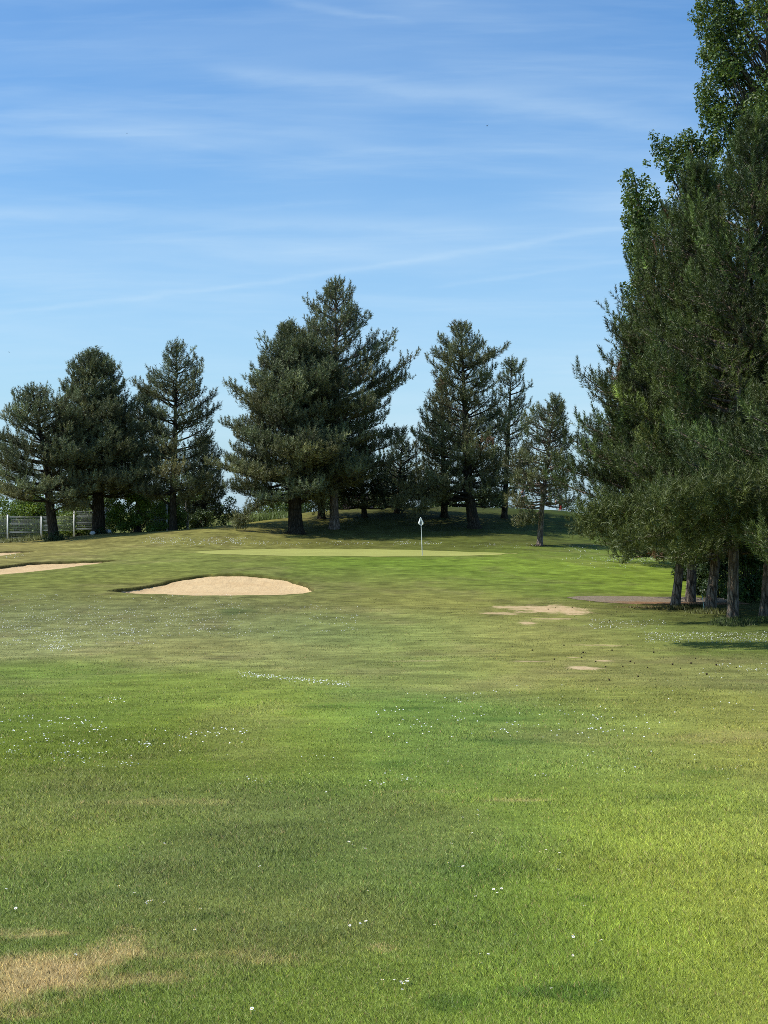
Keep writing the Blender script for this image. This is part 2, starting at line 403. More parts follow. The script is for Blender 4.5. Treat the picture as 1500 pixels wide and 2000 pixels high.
M['cup'] = mat_simple('cup_liner', (.5, .5, .5), .6, .3, .05)

def mat_sand(name, a, b, sc=5, grain=90, bs=.35, gravelly=False):
    m, t, out = new_mat(name); n = NT(t)
    pos = n.n('NewGeometry').outputs['Position']
    n1 = n.noise(pos, sc, 7, .7); n2 = n.noise(pos, grain, 3, .7); n3 = n.noise(pos, .7, 4, .6)
    mp = n.n('Mapping'); n.put(mp.inputs[0], pos); mp.inputs['Scale'].default_value = (2.2, .35, 1); mp.inputs['Rotation'].default_value = (0, 0, R(35))
    w = n.noise(mp.outputs[0], 2.4, 5, .6)
    col = n.mix(n.rng(n1, .3, .7, 0, 1), c4(a), c4(b))
    col = n.mix(n.rng(n3, .4, .7, 0, .35), col, c4(np.array(b) * np.array([.86, .78, .72])))
    if gravelly:
        v = n.n('TexVoronoi'); n.put(v.inputs['Vector'], pos); v.inputs['Scale'].default_value = 14
        col = n.mix(n.rng(v.outputs['Distance'], .1, .6, .0, .6), col, c4(np.array(a) * .35))
        sx = n.n('SeparateXYZ'); n.put(sx.inputs[0], pos)
        red = n.m('MULTIPLY', n.rng(sx.outputs[0], 8.2, 10.2, 0, 1, True), n.rng(n.m('ADD', sx.outputs[1], n.m('MULTIPLY', n3, 2.5)), 57.4, 58.2, 1, 0, True))
        col = n.mix(n.m('MULTIPLY', red, .85), col, c4(lin(150,112,78) * .8))
    h = n.m('ADD', n.m('ADD', n1, n.m('MULTIPLY', w, 1.1)), n.m('MULTIPLY', n2, .15))
    principled(n, out, col, .95, .05, h, bs, .12)
    return m
M['sand'] = mat_sand('bunker_sand', lin(244,214,164) * .70, lin(226,192,142) * .70)
M['gravel'] = mat_sand('gravel', lin(192,174,150) * .74, lin(160,142,118) * .74, 9, 120, .5, True)

# ------------------------------------------------------------------ world and sun
SUN_EL, SUN_AZ = 52.0, -98.0     # azimuth from +Y towards +X
w = bpy.data.worlds.new('World'); S.world = w; w.use_nodes = True
t = w.node_tree; t.nodes.clear(); n = NT(t)
sky = n.n('TexSky', sky_type='NISHITA', sun_disc=False, sun_elevation=R(SUN_EL), sun_rotation=R(SUN_AZ), altitude=50.0, air_density=1.0, dust_density=1.2, ozone_density=2.2)
d = n.n('TexCoord').outputs['Generated']
sx = n.n('SeparateXYZ'); n.put(sx.inputs[0], d)
yy = n.m('MAXIMUM', sx.outputs[1], .05)
u = n.m('DIVIDE', sx.outputs[0], yy); v = n.m('DIVIDE', sx.outputs[2], yy)
def streak(su, sv, rot, lo, hi, amt, det=5, off=0., rough=.55):
    cm = n.n('CombineXYZ')
    n.put(cm.inputs[0], n.m('MULTIPLY', n.m('ADD', u, off), su)); n.put(cm.inputs[1], n.m('MULTIPLY', n.m('ADD', v, n.m('MULTIPLY', u, rot)), sv)); cm.inputs[2].default_value = off
    return n.rng(n.noise(cm.outputs[0], 1.0, det, rough, .3), lo, hi, 0, amt, True)
def trail(x0, y0, x1, y1, w0, w1, amt, curve=0.):
    """thin line of cloud between two sky directions"""
    u0, v0, u1, v1 = (x0 - 750) / F, (1000 - y0) / F, (x1 - 750) / F, (1000 - y1) / F
    s = n.m('DIVIDE', n.m('SUBTRACT', u, u0), u1 - u0)
    line = n.m('ADD', n.m('MULTIPLY_ADD', s, v1 - v0, v0), n.m('MULTIPLY', n.m('MULTIPLY', s, n.m('SUBTRACT', 1.0, s)), curve))
    cm = n.n('CombineXYZ'); n.put(cm.inputs[0], n.m('MULTIPLY', u, 14.0)); n.put(cm.inputs[1], n.m('MULTIPLY', v, 60.0))
    wob = n.m('SUBTRACT', n.noise(cm.outputs[0], 1.0, 5, .6), .5)
    dd = n.m('ABSOLUTE', n.m('ADD', n.m('SUBTRACT', v, line), n.m('MULTIPLY', wob, .012)))
    wd = n.m('MULTIPLY_ADD', s, (w1 - w0) / F, w0 / F)
    q = n.m('DIVIDE', dd, n.m('MAXIMUM', wd, .0005))
    g = n.m('EXPONENT', n.m('MULTIPLY', n.m('MULTIPLY', q, q), -1.0))
    ends = n.m('MULTIPLY', n.rng(s, -.05, .12, 0, 1, True), n.rng(s, .85, 1.1, 1, 0, True))
    return n.m('MULTIPLY', n.m('MULTIPLY', g, ends), n.m('MULTIPLY', n.rng(wob, -.25, .25, .55, 1.25), amt))
parts = [streak(2.6, 26, .05, .42, .75, .42), streak(5, 70, -.03, .45, .8, .26, 6, 3.1, .6), streak(1.3, 9, -.12, .38, .75, .46, 5, 7.7),
         trail(380, 130, 1420, 262, 16, 24, .42, .012), trail(-40, 614, 1260, 434, 5, 8, .30, -.02), trail(-100, 412, 960, 446, 16, 20, .32), trail(-200, 300, 760, 255, 26, 40, .22), trail(620,290,1500,305,12,16,.24),
         trail(500,-8,800,42,10,6,.3), trail(850,560,1260,505,5,6,.2), trail(-200,480,700,500,30,30,.24)]
cl = parts[0]
for p in parts[1:]: cl = n.m('ADD', cl, p)
cl = n.m('MULTIPLY', n.m('MINIMUM', n.m('MULTIPLY', cl, .58), .62), n.rng(v, .12, .36, 1.0, .6, True))
hz2 = n.rng(v, .10, .42, .20, .03, True)
hz = n.rng(v, .02, .30, .42, 0.0, True)
hs = n.n('HueSaturation'); n.put(hs.inputs['Color'], sky.outputs[0]); hs.inputs['Saturation'].default_value = 1.22; hs.inputs['Value'].default_value = 1.0
blu = n.mix(1.0, hs.outputs[0], (1.0, 1.45, 1.74, 1), 'MULTIPLY')
c = n.mix(hz, blu, (5.9, 8.0, 9.7, 1))
c = n.mix(hz2, c, (5.6, 8.2, 10.2, 1))
c = n.mix(cl, c, (6.8, 8.6, 10.0, 1))
bg = n.n('Background'); n.put(bg.inputs[0], c); bg.inputs[1].default_value = .10
wo = n.n('OutputWorld'); t.links.new(bg.outputs[0], wo.inputs[0])

sd = bpy.data.lights.new('sun', 'SUN'); sd.energy = 5.0; sd.angle = R(.5); sd.color = (1.0, .955, .87)
so = bpy.data.objects.new('sun', sd); COL.objects.link(so)
el, az = R(SUN_EL), R(SUN_AZ)
from mathutils import Vector
sv = Vector((math.sin(az) * math.cos(el), math.cos(az) * math.cos(el), math.sin(el)))
so.rotation_euler = sv.to_track_quat('Z', 'Y').to_euler(); so.location = (-30, 0, 60)

cd = bpy.data.cameras.new('camera'); cam = bpy.data.objects.new('camera', cd); COL.objects.link(cam)
cd.sensor_fit = 'VERTICAL'; cd.sensor_height = 36; cd.sensor_width = 27; cd.lens = F / 2000 * 36
cd.clip_start = .1; cd.clip_end = 5000
cam.location = (0, 0, EYE); cam.rotation_euler = (R(90), 0, 0)
S.camera = cam
S.view_settings.view_transform = 'Standard'; S.view_settings.look = 'None'; S.view_settings.exposure = 0; S.view_settings.gamma = 1
S.render.engine = 'CYCLES'
S.cycles.max_bounces = 6; S.cycles.diffuse_bounces = 3; S.cycles.transmission_bounces = 3; S.cycles.glossy_bounces = 2
S.cycles.use_denoising = False
S.cycles.pixel_filter_type = 'BLACKMAN_HARRIS'; S.cycles.filter_width = .9

# ------------------------------------------------------------------ ground
def axis(lo, hi, regions, far):
    v = [lo]
    while v[-1] < hi:
        s = next((st for a, b, st in regions if a <= v[-1] < b), far); v.append(v[-1] + s)
    return np.array(v)
gx = axis(-60, 60, [(-26, -2, .09), (-2, 16, .3), (16, 30, .6), (-40, -26, .7)], 2.0)
gy = axis(-10, 170, [(-10, 4, 1.), (4, 14, .12), (14, 26, .3), (26, 54, .5), (54, 80, .09), (80, 88, .2), (88, 122, .35)], 3.0)
gx = np.r_[-3000, -1200, -500, -200, -100, gx, 100, 200, 500, 1200, 3000]
gy = np.r_[-400, -100, -40, gy, 200, 300, 600, 1200, 3000]
X, Yg = np.meshgrid(gx, gy)
Z = T(X, Yg)
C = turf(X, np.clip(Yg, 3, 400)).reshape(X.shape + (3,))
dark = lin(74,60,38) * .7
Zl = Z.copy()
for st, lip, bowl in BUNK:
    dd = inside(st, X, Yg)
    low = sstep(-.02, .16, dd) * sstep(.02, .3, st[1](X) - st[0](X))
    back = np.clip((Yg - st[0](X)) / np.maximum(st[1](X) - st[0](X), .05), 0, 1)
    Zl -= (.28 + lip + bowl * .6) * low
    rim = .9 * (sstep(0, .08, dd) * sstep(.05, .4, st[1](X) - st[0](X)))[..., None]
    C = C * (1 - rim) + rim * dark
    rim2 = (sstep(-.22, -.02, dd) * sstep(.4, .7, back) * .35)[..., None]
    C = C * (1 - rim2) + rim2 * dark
ny, nx = X.shape
I = np.arange(ny * nx).reshape(ny, nx)
Q = np.stack([I[:-1, :-1], I[:-1, 1:], I[1:, 1:], I[1:, :-1]], -1).reshape(-1, 4)
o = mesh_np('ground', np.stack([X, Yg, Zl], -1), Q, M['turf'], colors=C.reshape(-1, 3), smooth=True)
tag(o, 'mown golf course turf rising to a shaded mound', kind='structure')

def sheet(name, st, mat, nx, ny, off, label, bowl=0, lip=0, grow=0, colors=None):
    yf, yb, x0, x1 = st
    xs = np.linspace(x0, x1, nx); ts = np.linspace(0, 1, ny)
    f = yf(xs) - grow; b = np.maximum(yb(xs) + grow, f + .02)
    Yq = f[None] * (1 - ts[:, None]) + b[None] * ts[:, None]; Xq = np.tile(xs, (ny, 1))
    Zq = T(Xq, Yq) + off - lip * sstep(.15, 1, ts)[:, None] - bowl * np.sin(np.pi * ts)[:, None] * np.minimum(1, (b - f) / 3)[None]
    if bowl: Zq += .035 * (fbm(Xq * 2.2, Yq * 2.2, 4) - .5) * 2
    I = np.arange(nx * ny).reshape(ny, nx)
    Q = np.stack([I[:-1, :-1], I[:-1, 1:], I[1:, 1:], I[1:, :-1]], -1).reshape(-1, 4)
    return tag(mesh_np(name, np.stack([Xq, Yq, Zq], -1), Q, mat, colors=None if colors is None else colors(Xq, Yq), smooth=True), label, kind='structure')
sheet('sand_bunker', bunker_main, M['sand'], 120, 60, -.03, 'large sand bunker in front of the putting green', .16, .09)
sheet('sand_bunker', bunker_left, M['sand'], 100, 50, -.03, 'sand bunker cut off by the left edge of the photo', .14, .10)
sheet('sand_bunker', bunker_far, M['sand'], 60, 24, -.03, 'narrow strip of pale sand below the fence', .05, .06)
gcol = lin(182,182,102) * GK
sheet('putting_green', green, M['green'], 200, 40, .012, 'closely mown pale putting green around the flag', colors=lambda x, y: gcol[None] * (1 + .14 * np.sign(np.sin((x * .3 + y) * 3.2)).ravel() * .25 + .25 * (fbm(x.ravel() * .5, y.ravel() * .6, 3) - .5))[:, None])
sheet('gravel_path', gravel, M['gravel'], 90, 26, .010, 'grey gravel path leading in under the pines')

# ------------------------------------------------------------------ grass
def blades(name, x, y, h, wd, lean, col, rng, label, z=None):
    n_ = len(x)
    if z is None: z = T(x, y)
    a = rng.uniform(0, 2 * math.pi, n_); b = rng.uniform(0, 2 * math.pi, n_)
    lx = np.cos(b) * h * lean; ly = np.sin(b) * h * lean
    P = np.empty((n_, 3, 3), np.float32)
    P[:, 0] = np.stack([x - np.cos(a) * wd, y - np.sin(a) * wd, z - .01], -1)
    P[:, 1] = np.stack([x + np.cos(a) * wd, y + np.sin(a) * wd, z - .01], -1)
    P[:, 2] = np.stack([x + lx, y + ly, z + h], -1)
    ng = np.cross(P[:, 1] - P[:, 0], P[:, 2] - P[:, 0]); sw = ng @ np.array([0, -1, .6], np.float32) < 0
    P[sw] = P[sw][:, [1, 0, 2]]
    o = mesh_np(name, P, np.arange(3 * n_).reshape(-1, 3), M['blade'], colors=np.repeat(col, 3, axis=0))
    nv = np.stack([rng.normal(0, .45, n_), rng.normal(-.1, .45, n_), np.ones(n_)], -1); nv /= np.linalg.norm(nv, axis=1)[:, None]
    o.data.normals_split_custom_set_from_vertices(np.repeat(nv, 3, axis=0).tolist() if False else np.repeat(nv, 3, axis=0))
    return tag(o, label, 'grass', kind='stuff')
rng = np.random.default_rng(5)
NB = 760000
py = 1166 + (2060 - 1166) * rng.random(NB) ** .85
px = rng.uniform(-180, 1680, NB)
# depth of each blade: look the terrain profile up once along the middle
_pr = np.array([(q, G(750, q)[1]) for q in np.r_[np.arange(1166, 1300, 3), np.arange(1300, 2000, 12)]] + [(2060, 6.1)])
y = np.interp(py, _pr[:, 0], _pr[:, 1]) * rng.uniform(.97, 1.03, NB)
x = (px - 750) * y / F
ok = soil_mask(x, y) + .8 * straw_mask(x, y) * (rng.random(NB) < .6) < rng.uniform(.15, .7, NB)
for st, *_ in BUNK: ok &= inside(st, x, y) < -.02
ok &= inside(gravel, x, y) < .05
x, y = x[ok], y[ok]; nb = len(x)
g = fbm(x * 1.1 + 50, y * 1.1, 3)
h = (.013 + .017 * rng.random(nb)) * (.75 + .6 * sstep(.4, .7, g)) * np.interp(y, [6, 25, 60], [1.1, .95, .75])
wd = np.interp(y, [6, 12, 30, 60], [.0018, .003, .007, .014]) * rng.uniform(.7, 1.3, nb)
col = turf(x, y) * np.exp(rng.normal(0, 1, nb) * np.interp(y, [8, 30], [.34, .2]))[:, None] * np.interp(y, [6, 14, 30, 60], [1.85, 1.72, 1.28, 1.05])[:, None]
st_ = rng.random(nb) < .035 + .5 * straw_mask(x, y)
col[st_] = (STRAW * 1.3)[None] * rng.uniform(.6, 1.15, st_.sum())[:, None]
yl = rng.random(nb) < .25
col[yl] *= np.array([1.18, 1.08, .8])
blades('grass', x, y, h, wd, rng.uniform(.3, 1.8, nb), col, rng, 'short mown grass blades covering the fairway')

# long grass round the trunks and along the fence
xs, ys, hs_, cs = [], [], [], []
def tall(px, py, rx, ry, n_, h0, c):
    p = G(px, py); r = np.sqrt(rng.random(n_)); a = rng.uniform(0, 6.283, n_)
    xs.append(p[0] + r * np.cos(a) * rx); ys.append(p[1] + r * np.sin(a) * ry)
    hs_.append(h0 * rng.uniform(.4, 1.1, n_) * (1.1 - .6 * r)); cs.append(lin(*c)[None] * GK * rng.lognormal(0, .3, n_)[:, None])
for a in ((1320,1190,.8,.6,900,.22,(120,120,64)),(1350,1188,.9,.7,900,.25,(90,104,50)),(1385,1197,.8,.6,900,.26,(110,116,56)),(1430,1220,.8,.6,1000,.24,(90,110,50)),(1490,1215,1.0,.7,1200,.26,(88,110,48)),
          (1460,1212,1.2,.8,1200,.2,(96,118,52)),(1260,1187,1.2,.4,500,.12,(140,124,78)),
          (60,1056,2.6,.5,1500,.5,(120,128,70)),(0,1060,2.6,.5,1500,.4,(120,126,72)),(105,1056,.7,.7,500,.5,(96,112,60)),(160,1043,2.0,.6,1600,.7,(118,134,52)),(215,1040,1.6,.6,900,.45,(96,116,50)),
          (280,1038,2.2,.5,1200,.35,(104,122,58)),(430,1027,1.4,.6,900,.55,(130,140,70)),(495,1019,2.0,.6,1500,.9,(116,138,62)),(540,1013,1.4,.6,900,.8,(106,130,60)),
          (577,1043,.9,.6,400,.12,(130,110,76)),(1055,1066,.9,.5,300,.12,(130,112,70))):
    tall(*a)
x = np.concatenate(xs); y = np.concatenate(ys); h = np.concatenate(hs_)
blades('tall_grass', x, y, h, np.interp(y, [40, 110], [.010, .020]), rng.uniform(.1, .6, len(x)), np.concatenate(cs), rng, 'long unmown grass round the trunks and along the fence')

# fallen needles and leaf litter under the mound pines and right pines
# ------------------------------------------------------------------ daisies
dz = []
def zone(px0, px1, py0, py1, n_, clump=.5):
    k = max(1, int(n_ * .09))
    cx = rng.uniform(px0, px1, k); cy = rng.uniform(py0, py1, k)
    for i in range(n_):
        if rng.random() < clump:
            j = rng.integers(k); q = (cx[j] + rng.normal(0, (px1 - px0) * .022 + 6), cy[j] + rng.normal(0, (py1 - py0) * .03 + 1))
        else: q = (rng.uniform(px0, px1), rng.uniform(py0, py1))
        dz.append(q)
zone(-60, 330, 1195, 1262, 900, .75); zone(-60, 480, 1165, 1245, 700, .6); zone(330, 700, 1185, 1240, 350, .7); zone(70, 140, 1262, 1275, 120, .3)
zone(-60, 200, 1405, 1490, 200, .6); zone(200, 480, 1430, 1500, 80, .6); zone(480, 900, 1440, 1560, 50, .7); zone(-40, 300, 1360, 1400, 20, .4)
for i in range(220):
    s = rng.random(); dz.append((470 + 215 * s + rng.normal(0, 6), 1321 + 22 * s + rng.normal(0, 2.6)))
zone(720, 1300, 1395, 1450, 110, .6); zone(740, 1480, 1330, 1400, 60, .4); zone(1050, 1480, 1470, 1540, 40, .6)
zone(1260, 1520, 1238, 1258, 700, .3); zone(1150, 1300, 1212, 1232, 160, .3); zone(1330, 1510, 1300, 1330, 60, .6)
zone(1180, 1320, 1088, 1100, 420, .8); zone(1100, 1300, 1082, 1112, 120, .5)
zone(290, 480, 1052, 1066, 420, .6); zone(480, 720, 1060, 1066, 120, .4); zone(715, 870, 1060.5, 1064.5, 130, .8); zone(870, 1050, 1064, 1072, 60, .5); zone(1100,1180,1066,1080,50,.5)
zone(-30, 60, 1084, 1092, 60, .4)
for q in ((278,1775),(290,1771),(298,1773),(310,1776),(322,1772),(388,1787),(684,1817),(700,1815),(706,1812),(711,1819),(745,1932),(740,1938),(770,1929),(776,1935),(783,1931),(788,1938),(794,1931),(801,1929),(782,1946),(494,1984),(492,1989),(940,1876),(952,1874),(1120,1877),(1166,1853),(1178,1850),
          (680,1656),(690,1657),(712,1668),(898,1704),(906,1706),(1020,1664),(1028,1665),(1056,1671),(1066,1670),(1090,1708),(1100,1707),(965,1748),(972,1752),(980,1744),(930,1763),(510,1700),(262,1755),(10,1748),(594,1779),(640,1872),(848,1818),(880,1658),(945,1668),(1150,1620),(1060,1612),(60,1530),(430,1535),(1010,1543)):
    dz.append(q)
zone(20, 1480, 1560, 1960, 26, .2)
DP = np.array([G(a, b) if b < 1995 else G(a, 1995) for a, b in dz])
DP = DP[(soil_mask(DP[:, 0], DP[:, 1]) < .3) & (inside(bunker_main, DP[:, 0], DP[:, 1]) < -.1) & (inside(bunker_left, DP[:, 0], DP[:, 1]) < -.1)]
DP = DP[np.argsort(DP[:, 1])]
def disc(c, nrm, r, k=8):
    nrm = nrm / np.linalg.norm(nrm); u = np.cross(nrm, [.3, .9, .1]); u /= np.linalg.norm(u); v_ = np.cross(nrm, u)
    a = np.linspace(0, 6.2832, k, endpoint=False)
    return c[None] + r * (np.cos(a)[:, None] * u + np.sin(a)[:, None] * v_)
def daisy_mesh():
    P, Fq = [], []
    for i in range(11):
        a = i * 6.2832 / 11; ca, sa = math.cos(a), math.sin(a); r0, r1, wv = .003, .0125, .0032
        b = len(P)
        P += [(ca * r0 - sa * .001, sa * r0 + ca * .001, .045), (ca * r0 + sa * .001, sa * r0 - ca * .001, .045), (ca * r1 + sa * wv, sa * r1 - ca * wv, .048), (ca * r1 - sa * wv, sa * r1 + ca * wv, .048)]
        Fq.append((b, b + 1, b + 2, b + 3))
    return np.array(P), np.array(Fq)
NIND = 260
root = None
for i, p in enumerate(DP[:NIND]):
    sc = float(rng.uniform(.48, .85)) * (.8 if p[1] > 12 else 1.0); rz = float(rng.uniform(0, 6.28)); tilt = (float(rng.normal(-.25, .2)), float(rng.normal(0, .25)), rz)
    if root is None:
        P, Fq = daisy_mesh()
        root = mesh_np('daisy', P, Fq, M['petal'], origin=(0, 0, 0))
        tag(root, 'small white daisy standing in the short fairway grass', 'daisy', 'daisies scattered over the near fairway')
        tb = Tubes(); tb.add([(0, 0, .0465), (0, 0, .0490), (0, 0, .0505)], [.0048, .0042, .001], 8); kid = [tb.build('flower_centre', M['yolk'], root)]
        tb = Tubes(); tb.add([(0, 0, -.012), (.002, 0, .02), (0, 0, .0455)], .0012, 4); kid.append(tb.build('stem', M['stalk'], root))
        oo = root
    else:
        oo = root.copy(); COL.objects.link(oo)
        if i < 90:
            for kd in kid:
                q = kd.copy(); COL.objects.link(q); q.parent = oo
    oo.location = (p[0], p[1], p[2] + .002); oo.rotation_euler = tilt; oo.scale = (sc, sc, sc)
V_, F_ = [], []; k = 0
for p in DP[NIND:]:
    r = .013 * rng.uniform(.8, 1.3) * np.interp(p[1], [15, 40, 100], [.6, .62, 1.2])
    q = disc(p + np.array([0, 0, .045 + .015 * rng.random() + (0.03 if p[1] > 50 else 0)]), np.array([rng.normal(0, .35), rng.normal(-.35, .3), 1]), r, 6)
    V_.append(q); F_.append(np.array([[0, 1, 2, 3], [0, 3, 4, 5]]) + k); k += 6
tag(mesh_np('daisies', np.concatenate(V_), np.concatenate(F_), M['petal']), 'drifts of tiny white daisies in the farther grass', 'flowers', kind='stuff')

# ------------------------------------------------------------------ pines
def needles(tp, td, ts, tc, k, ln, wd, rng, spread=.85, axl=.48):
    """tufts at tp pointing along td, size ts, colour tc -> one triangle per needle"""
    n_ = len(tp)
    td = td / (np.linalg.norm(td, axis=1)[:, None] + 1e-9)
    ref = np.where(np.abs(td[:, 2:3]) > .9, np.array([[1., 0, 0]]), np.array([[0, 0, 1.]]))
    u = np.cross(td, ref); u /= np.linalg.norm(u, axis=1)[:, None] + 1e-9
    v_ = np.cross(td, u)
    s = rng.random((n_, k)) ; a = rng.uniform(0, 6.283, (n_, k))
    base = tp[:, None] + td[:, None] * ((s - .35) * ts[:, None] * axl)[..., None]
    rad = np.cos(a)[..., None] * u[:, None] + np.sin(a)[..., None] * v_[:, None]
    fw = (.35 + .75 * s)[..., None]
    dr = td[:, None] * fw + rad * spread
    dr /= np.linalg.norm(dr, axis=2)[..., None]
    L = (ln * ts[:, None] * rng.uniform(.75, 1.2, (n_, k)))[..., None]
    side = np.cross(dr, rng.normal(0, 1, (n_, k, 3))); side /= np.linalg.norm(side, axis=2)[..., None] + 1e-9
    P = np.stack([base - side * wd, base + side * wd, base + dr * L], 2)
    c = tc[:, None] * (rng.uniform(.75, 1.25, (n_, k)))[..., None]
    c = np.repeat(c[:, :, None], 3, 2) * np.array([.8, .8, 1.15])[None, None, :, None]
    return P.reshape(-1, 3), c.reshape(-1, 3)

def pine(label, base, Y, top, left, right, bottom, seed, group, trunk_r=.3, whorl=.5, per=5, dens=1., k=22, ln=.20, wd=.017, bark='bark', tint=(1, 1, 1),
         bare=0., axis_pts=None, extra=(), es=1.3, cv=.2, gap=.08, irr=.16, tv=.24, tin=.30, flat=.5, tipn=2, sink=None, depth=1., brown=0., tuft=1., name='pine_tree', low=.0):
    rng = np.random.default_rng(seed); pm = F / Y; per += 1; whorl *= .88
    bx, by = base
    if by is None: by = 1000 + (EYE - float(T((bx - 750) / pm, Y))) * pm
    z0 = EYE - (by - 1000) / pm; x0 = (bx - 750) / pm
    H = (by - top[1]) / pm
    ax = sorted([(0., 0.), (H, (top[0] - bx) / pm)] + [((by - q) / pm, (p - bx) / pm) for p, q in (axis_pts or [])])
    axh = np.array([a for a, _ in ax]); axx = np.array([a for _, a in ax])
    AX = lambda h: np.interp(h, axh, axx)
    def prof(pts):
        a = sorted(((by - q) / pm, p) for p, q in pts)
        hh = np.array([q[0] for q in a]); pp = np.array([(q[1] - bx) / pm for q in a])
        return hh, pp
    lh, lx = prof(left + [(top[0] - 2, top[1])]); rh, rx = prof(right + [(top[0] + 2, top[1])])
    RL = lambda h: max(.05, AX(h) - np.interp(h, lh, lx)); RR = lambda h: max(.05, np.interp(h, rh, rx) - AX(h))
    hb = (by - bottom) / pm
    root = empty(name, (x0, Y, z0), label, 'pine tree', group)
    ysw = rng.normal(0, .12, 6)
    AY = lambda h: np.interp(h, np.linspace(0, H, 6), np.r_[0, ysw[1:]])
    tb = Tubes()
    hs = np.r_[-.35, 0, .12, .35, .8, np.linspace(1.4, H * .985, 16)]
    rr = trunk_r * np.interp(hs / H, [-.1, 0, .012, .03, .06, .3, .7, 1], [1.75, 1.42, 1.18, 1.05, 1.0, .78, .36, .05])
    tb.add(np.stack([x0 + AX(hs), Y + AY(hs), z0 + hs], -1), rr, 12, .07, rng)
    tubes = Tubes()
    tp, td, ts, tc = [], [], [], []
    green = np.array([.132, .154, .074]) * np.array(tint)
    h = hb
    while h < H - .25:
        tt = (h - hb) / (H - hb)
        n_ = per if tt < .85 else max(3, per - 1)
        a0 = rng.uniform(0, 6.28)
        for q in range(n_):
            a = a0 + q * 6.283 / n_ + rng.normal(0, .22)
            hj = h + rng.uniform(-.25, .25)
            if hj < .3 or rng.random() < gap: continue
            e = np.interp(tt, [0, .15, .5, .85, 1], [-.04, .08, .36, .60 * es, es]) + rng.normal(0, .1)
            ca, sa = math.cos(a), math.sin(a)
            La, Lb = .1, 9.
            for _ in range(12):
                L = .5 * (La + Lb); ht = min(hj + L * max(e + .16, .0), H)
                rl, rr_ = RL(ht), RR(ht)
                rs = rr_ if ca > 0 else rl
                if math.hypot(ca * rs, sa * .5 * (rl + rr_) * depth) > L and hj + L * (e + .16) < H: La = L
                else: Lb = L
            L *= rng.uniform(.84, 1.03) if rng.random() < .8 else rng.uniform(.5, .84)
            L *= 1 + irr * math.sin(a * 2 + seed) * math.sin(hj * 1.7 + seed * 2 + a) + irr * .8 * math.sin(hj * 3.3 + a * 3 + seed)
            L = max(L, .22)
            dead = rng.random() < bare * (1 - tt)
            s = np.linspace(0, 1, 6)
            bend = rng.normal(0, .10)
            pth = np.stack([x0 + AX(hj) + L * (ca * s - sa * bend * s * s), Y + AY(hj) + L * (sa * s + ca * bend * s * s), z0 + hj + L * (e * s - .12 * s + .28 * s * s)], -1)
            tubes.add(pth, np.interp(s, [0, 1], [min(.03 + .017 * L, trunk_r * .45), .010]), 5)
            if dead and rng.random() < .6: continue
            hdir = np.array([ca, sa, 0.]); sdir = np.array([-sa, ca, 0.])
            step = .27 / dens
            cl = rng.lognormal(0, cv); warm = rng.random()
            bc = green * cl * (1 + np.array([.42, .12, -.05]) * (warm ** 2) * (1 - .6 * tt))
            isb = rng.random() < brown
            t0 = tin if L > 1.2 else .1
            nn = max(2, int(L * (1 - t0) / step))
            for j in range(nn):
                sj = t0 + (1 - t0) * (j + rng.random()) / nn
                p = np.array([np.interp(sj, s, pth[:, m_]) for m_ in range(3)])
                for sg in (-1, 1):
                    if rng.random() < .08 + bare * .5 * (1 - tt): continue
                    bl = min(1.7, (1 - sj) * L * .68 + .32) * rng.uniform(.6, 1.1)
                    dv = hdir * rng.uniform(.4, .9) + sdir * sg * rng.uniform(.55, 1.) + np.array([0, 0, rng.uniform(-.05, flat)])
                    dv /= np.linalg.norm(dv)
                    m_ = max(1, int(bl / (.27 / dens)))
                    f = (np.arange(m_) + .6) / m_
                    pts = p + dv * bl * f[:, None] + np.array([0, 0, .18])[None] * (bl * f * f)[:, None] + rng.normal(0, .05, (m_, 3))
                    if bl > .5: tubes.add(np.array([p, p + dv * bl * .5, pts[-1]]), [.014, .010, .005], 3)
                    tp.append(pts)
                    dd = dv[None] * .55 + np.array([0, 0, .9])[None] + rng.normal(0, .28, (m_, 3)); td.append(dd)
                    ts.append(rng.uniform(.75, 1.2, m_) * tuft)
                    cc = np.tile(bc, (m_, 1)) * (.38 + .85 * (sj if bl < .5 else .5 * sj + .5 * f[:, None] * sj + .12)) * rng.lognormal(0, tv, m_)[:, None]  # older inner needles darker, plus painted shade for the hollows; outer ones lightened
                    if rng.random() < .3 and m_ > 1:
                        q_ = pts[-1]; tp.append(q_ + np.array([[0, 0, .2], [0, 0, .38]]) + rng.normal(0, .02, (2, 3))); td.append(np.tile([[0, 0, 1.]], (2, 1)) + rng.normal(0, .15, (2, 3))); ts.append(np.array([.8, .6]) * tuft); tc.append(np.tile(bc * 1.15, (2, 1)))
                    if isb and sj > .8: cc = np.tile(np.array([.22, .105, .055]), (m_, 1)) * rng.uniform(.6, 1.1, m_)[:, None]
                    tc.append(cc)
            # shoots at the tip
            m_ = tipn
            up_ = hdir * rng.uniform(.05, .5) + np.array([0, 0, 1.]) + rng.normal(0, .12, 3); up_ /= np.linalg.norm(up_)
            tp.append(pth[-1] + up_ * (np.arange(m_) * .2 - .1)[:, None] + rng.normal(0, .02, (m_, 3))); td.append(np.tile(up_, (m_, 1)))
            ts.append(np.array([1.1, .95, .7, .6])[:m_] * tuft); tc.append(np.tile(bc * 1.15, (m_, 1)))
        h += whorl * rng.uniform(.8, 1.2) * np.interp(tt, [0, .7, 1], [1, .9, .55])
    # leader
    m_ = 7
    f = np.linspace(.0, 1, m_)
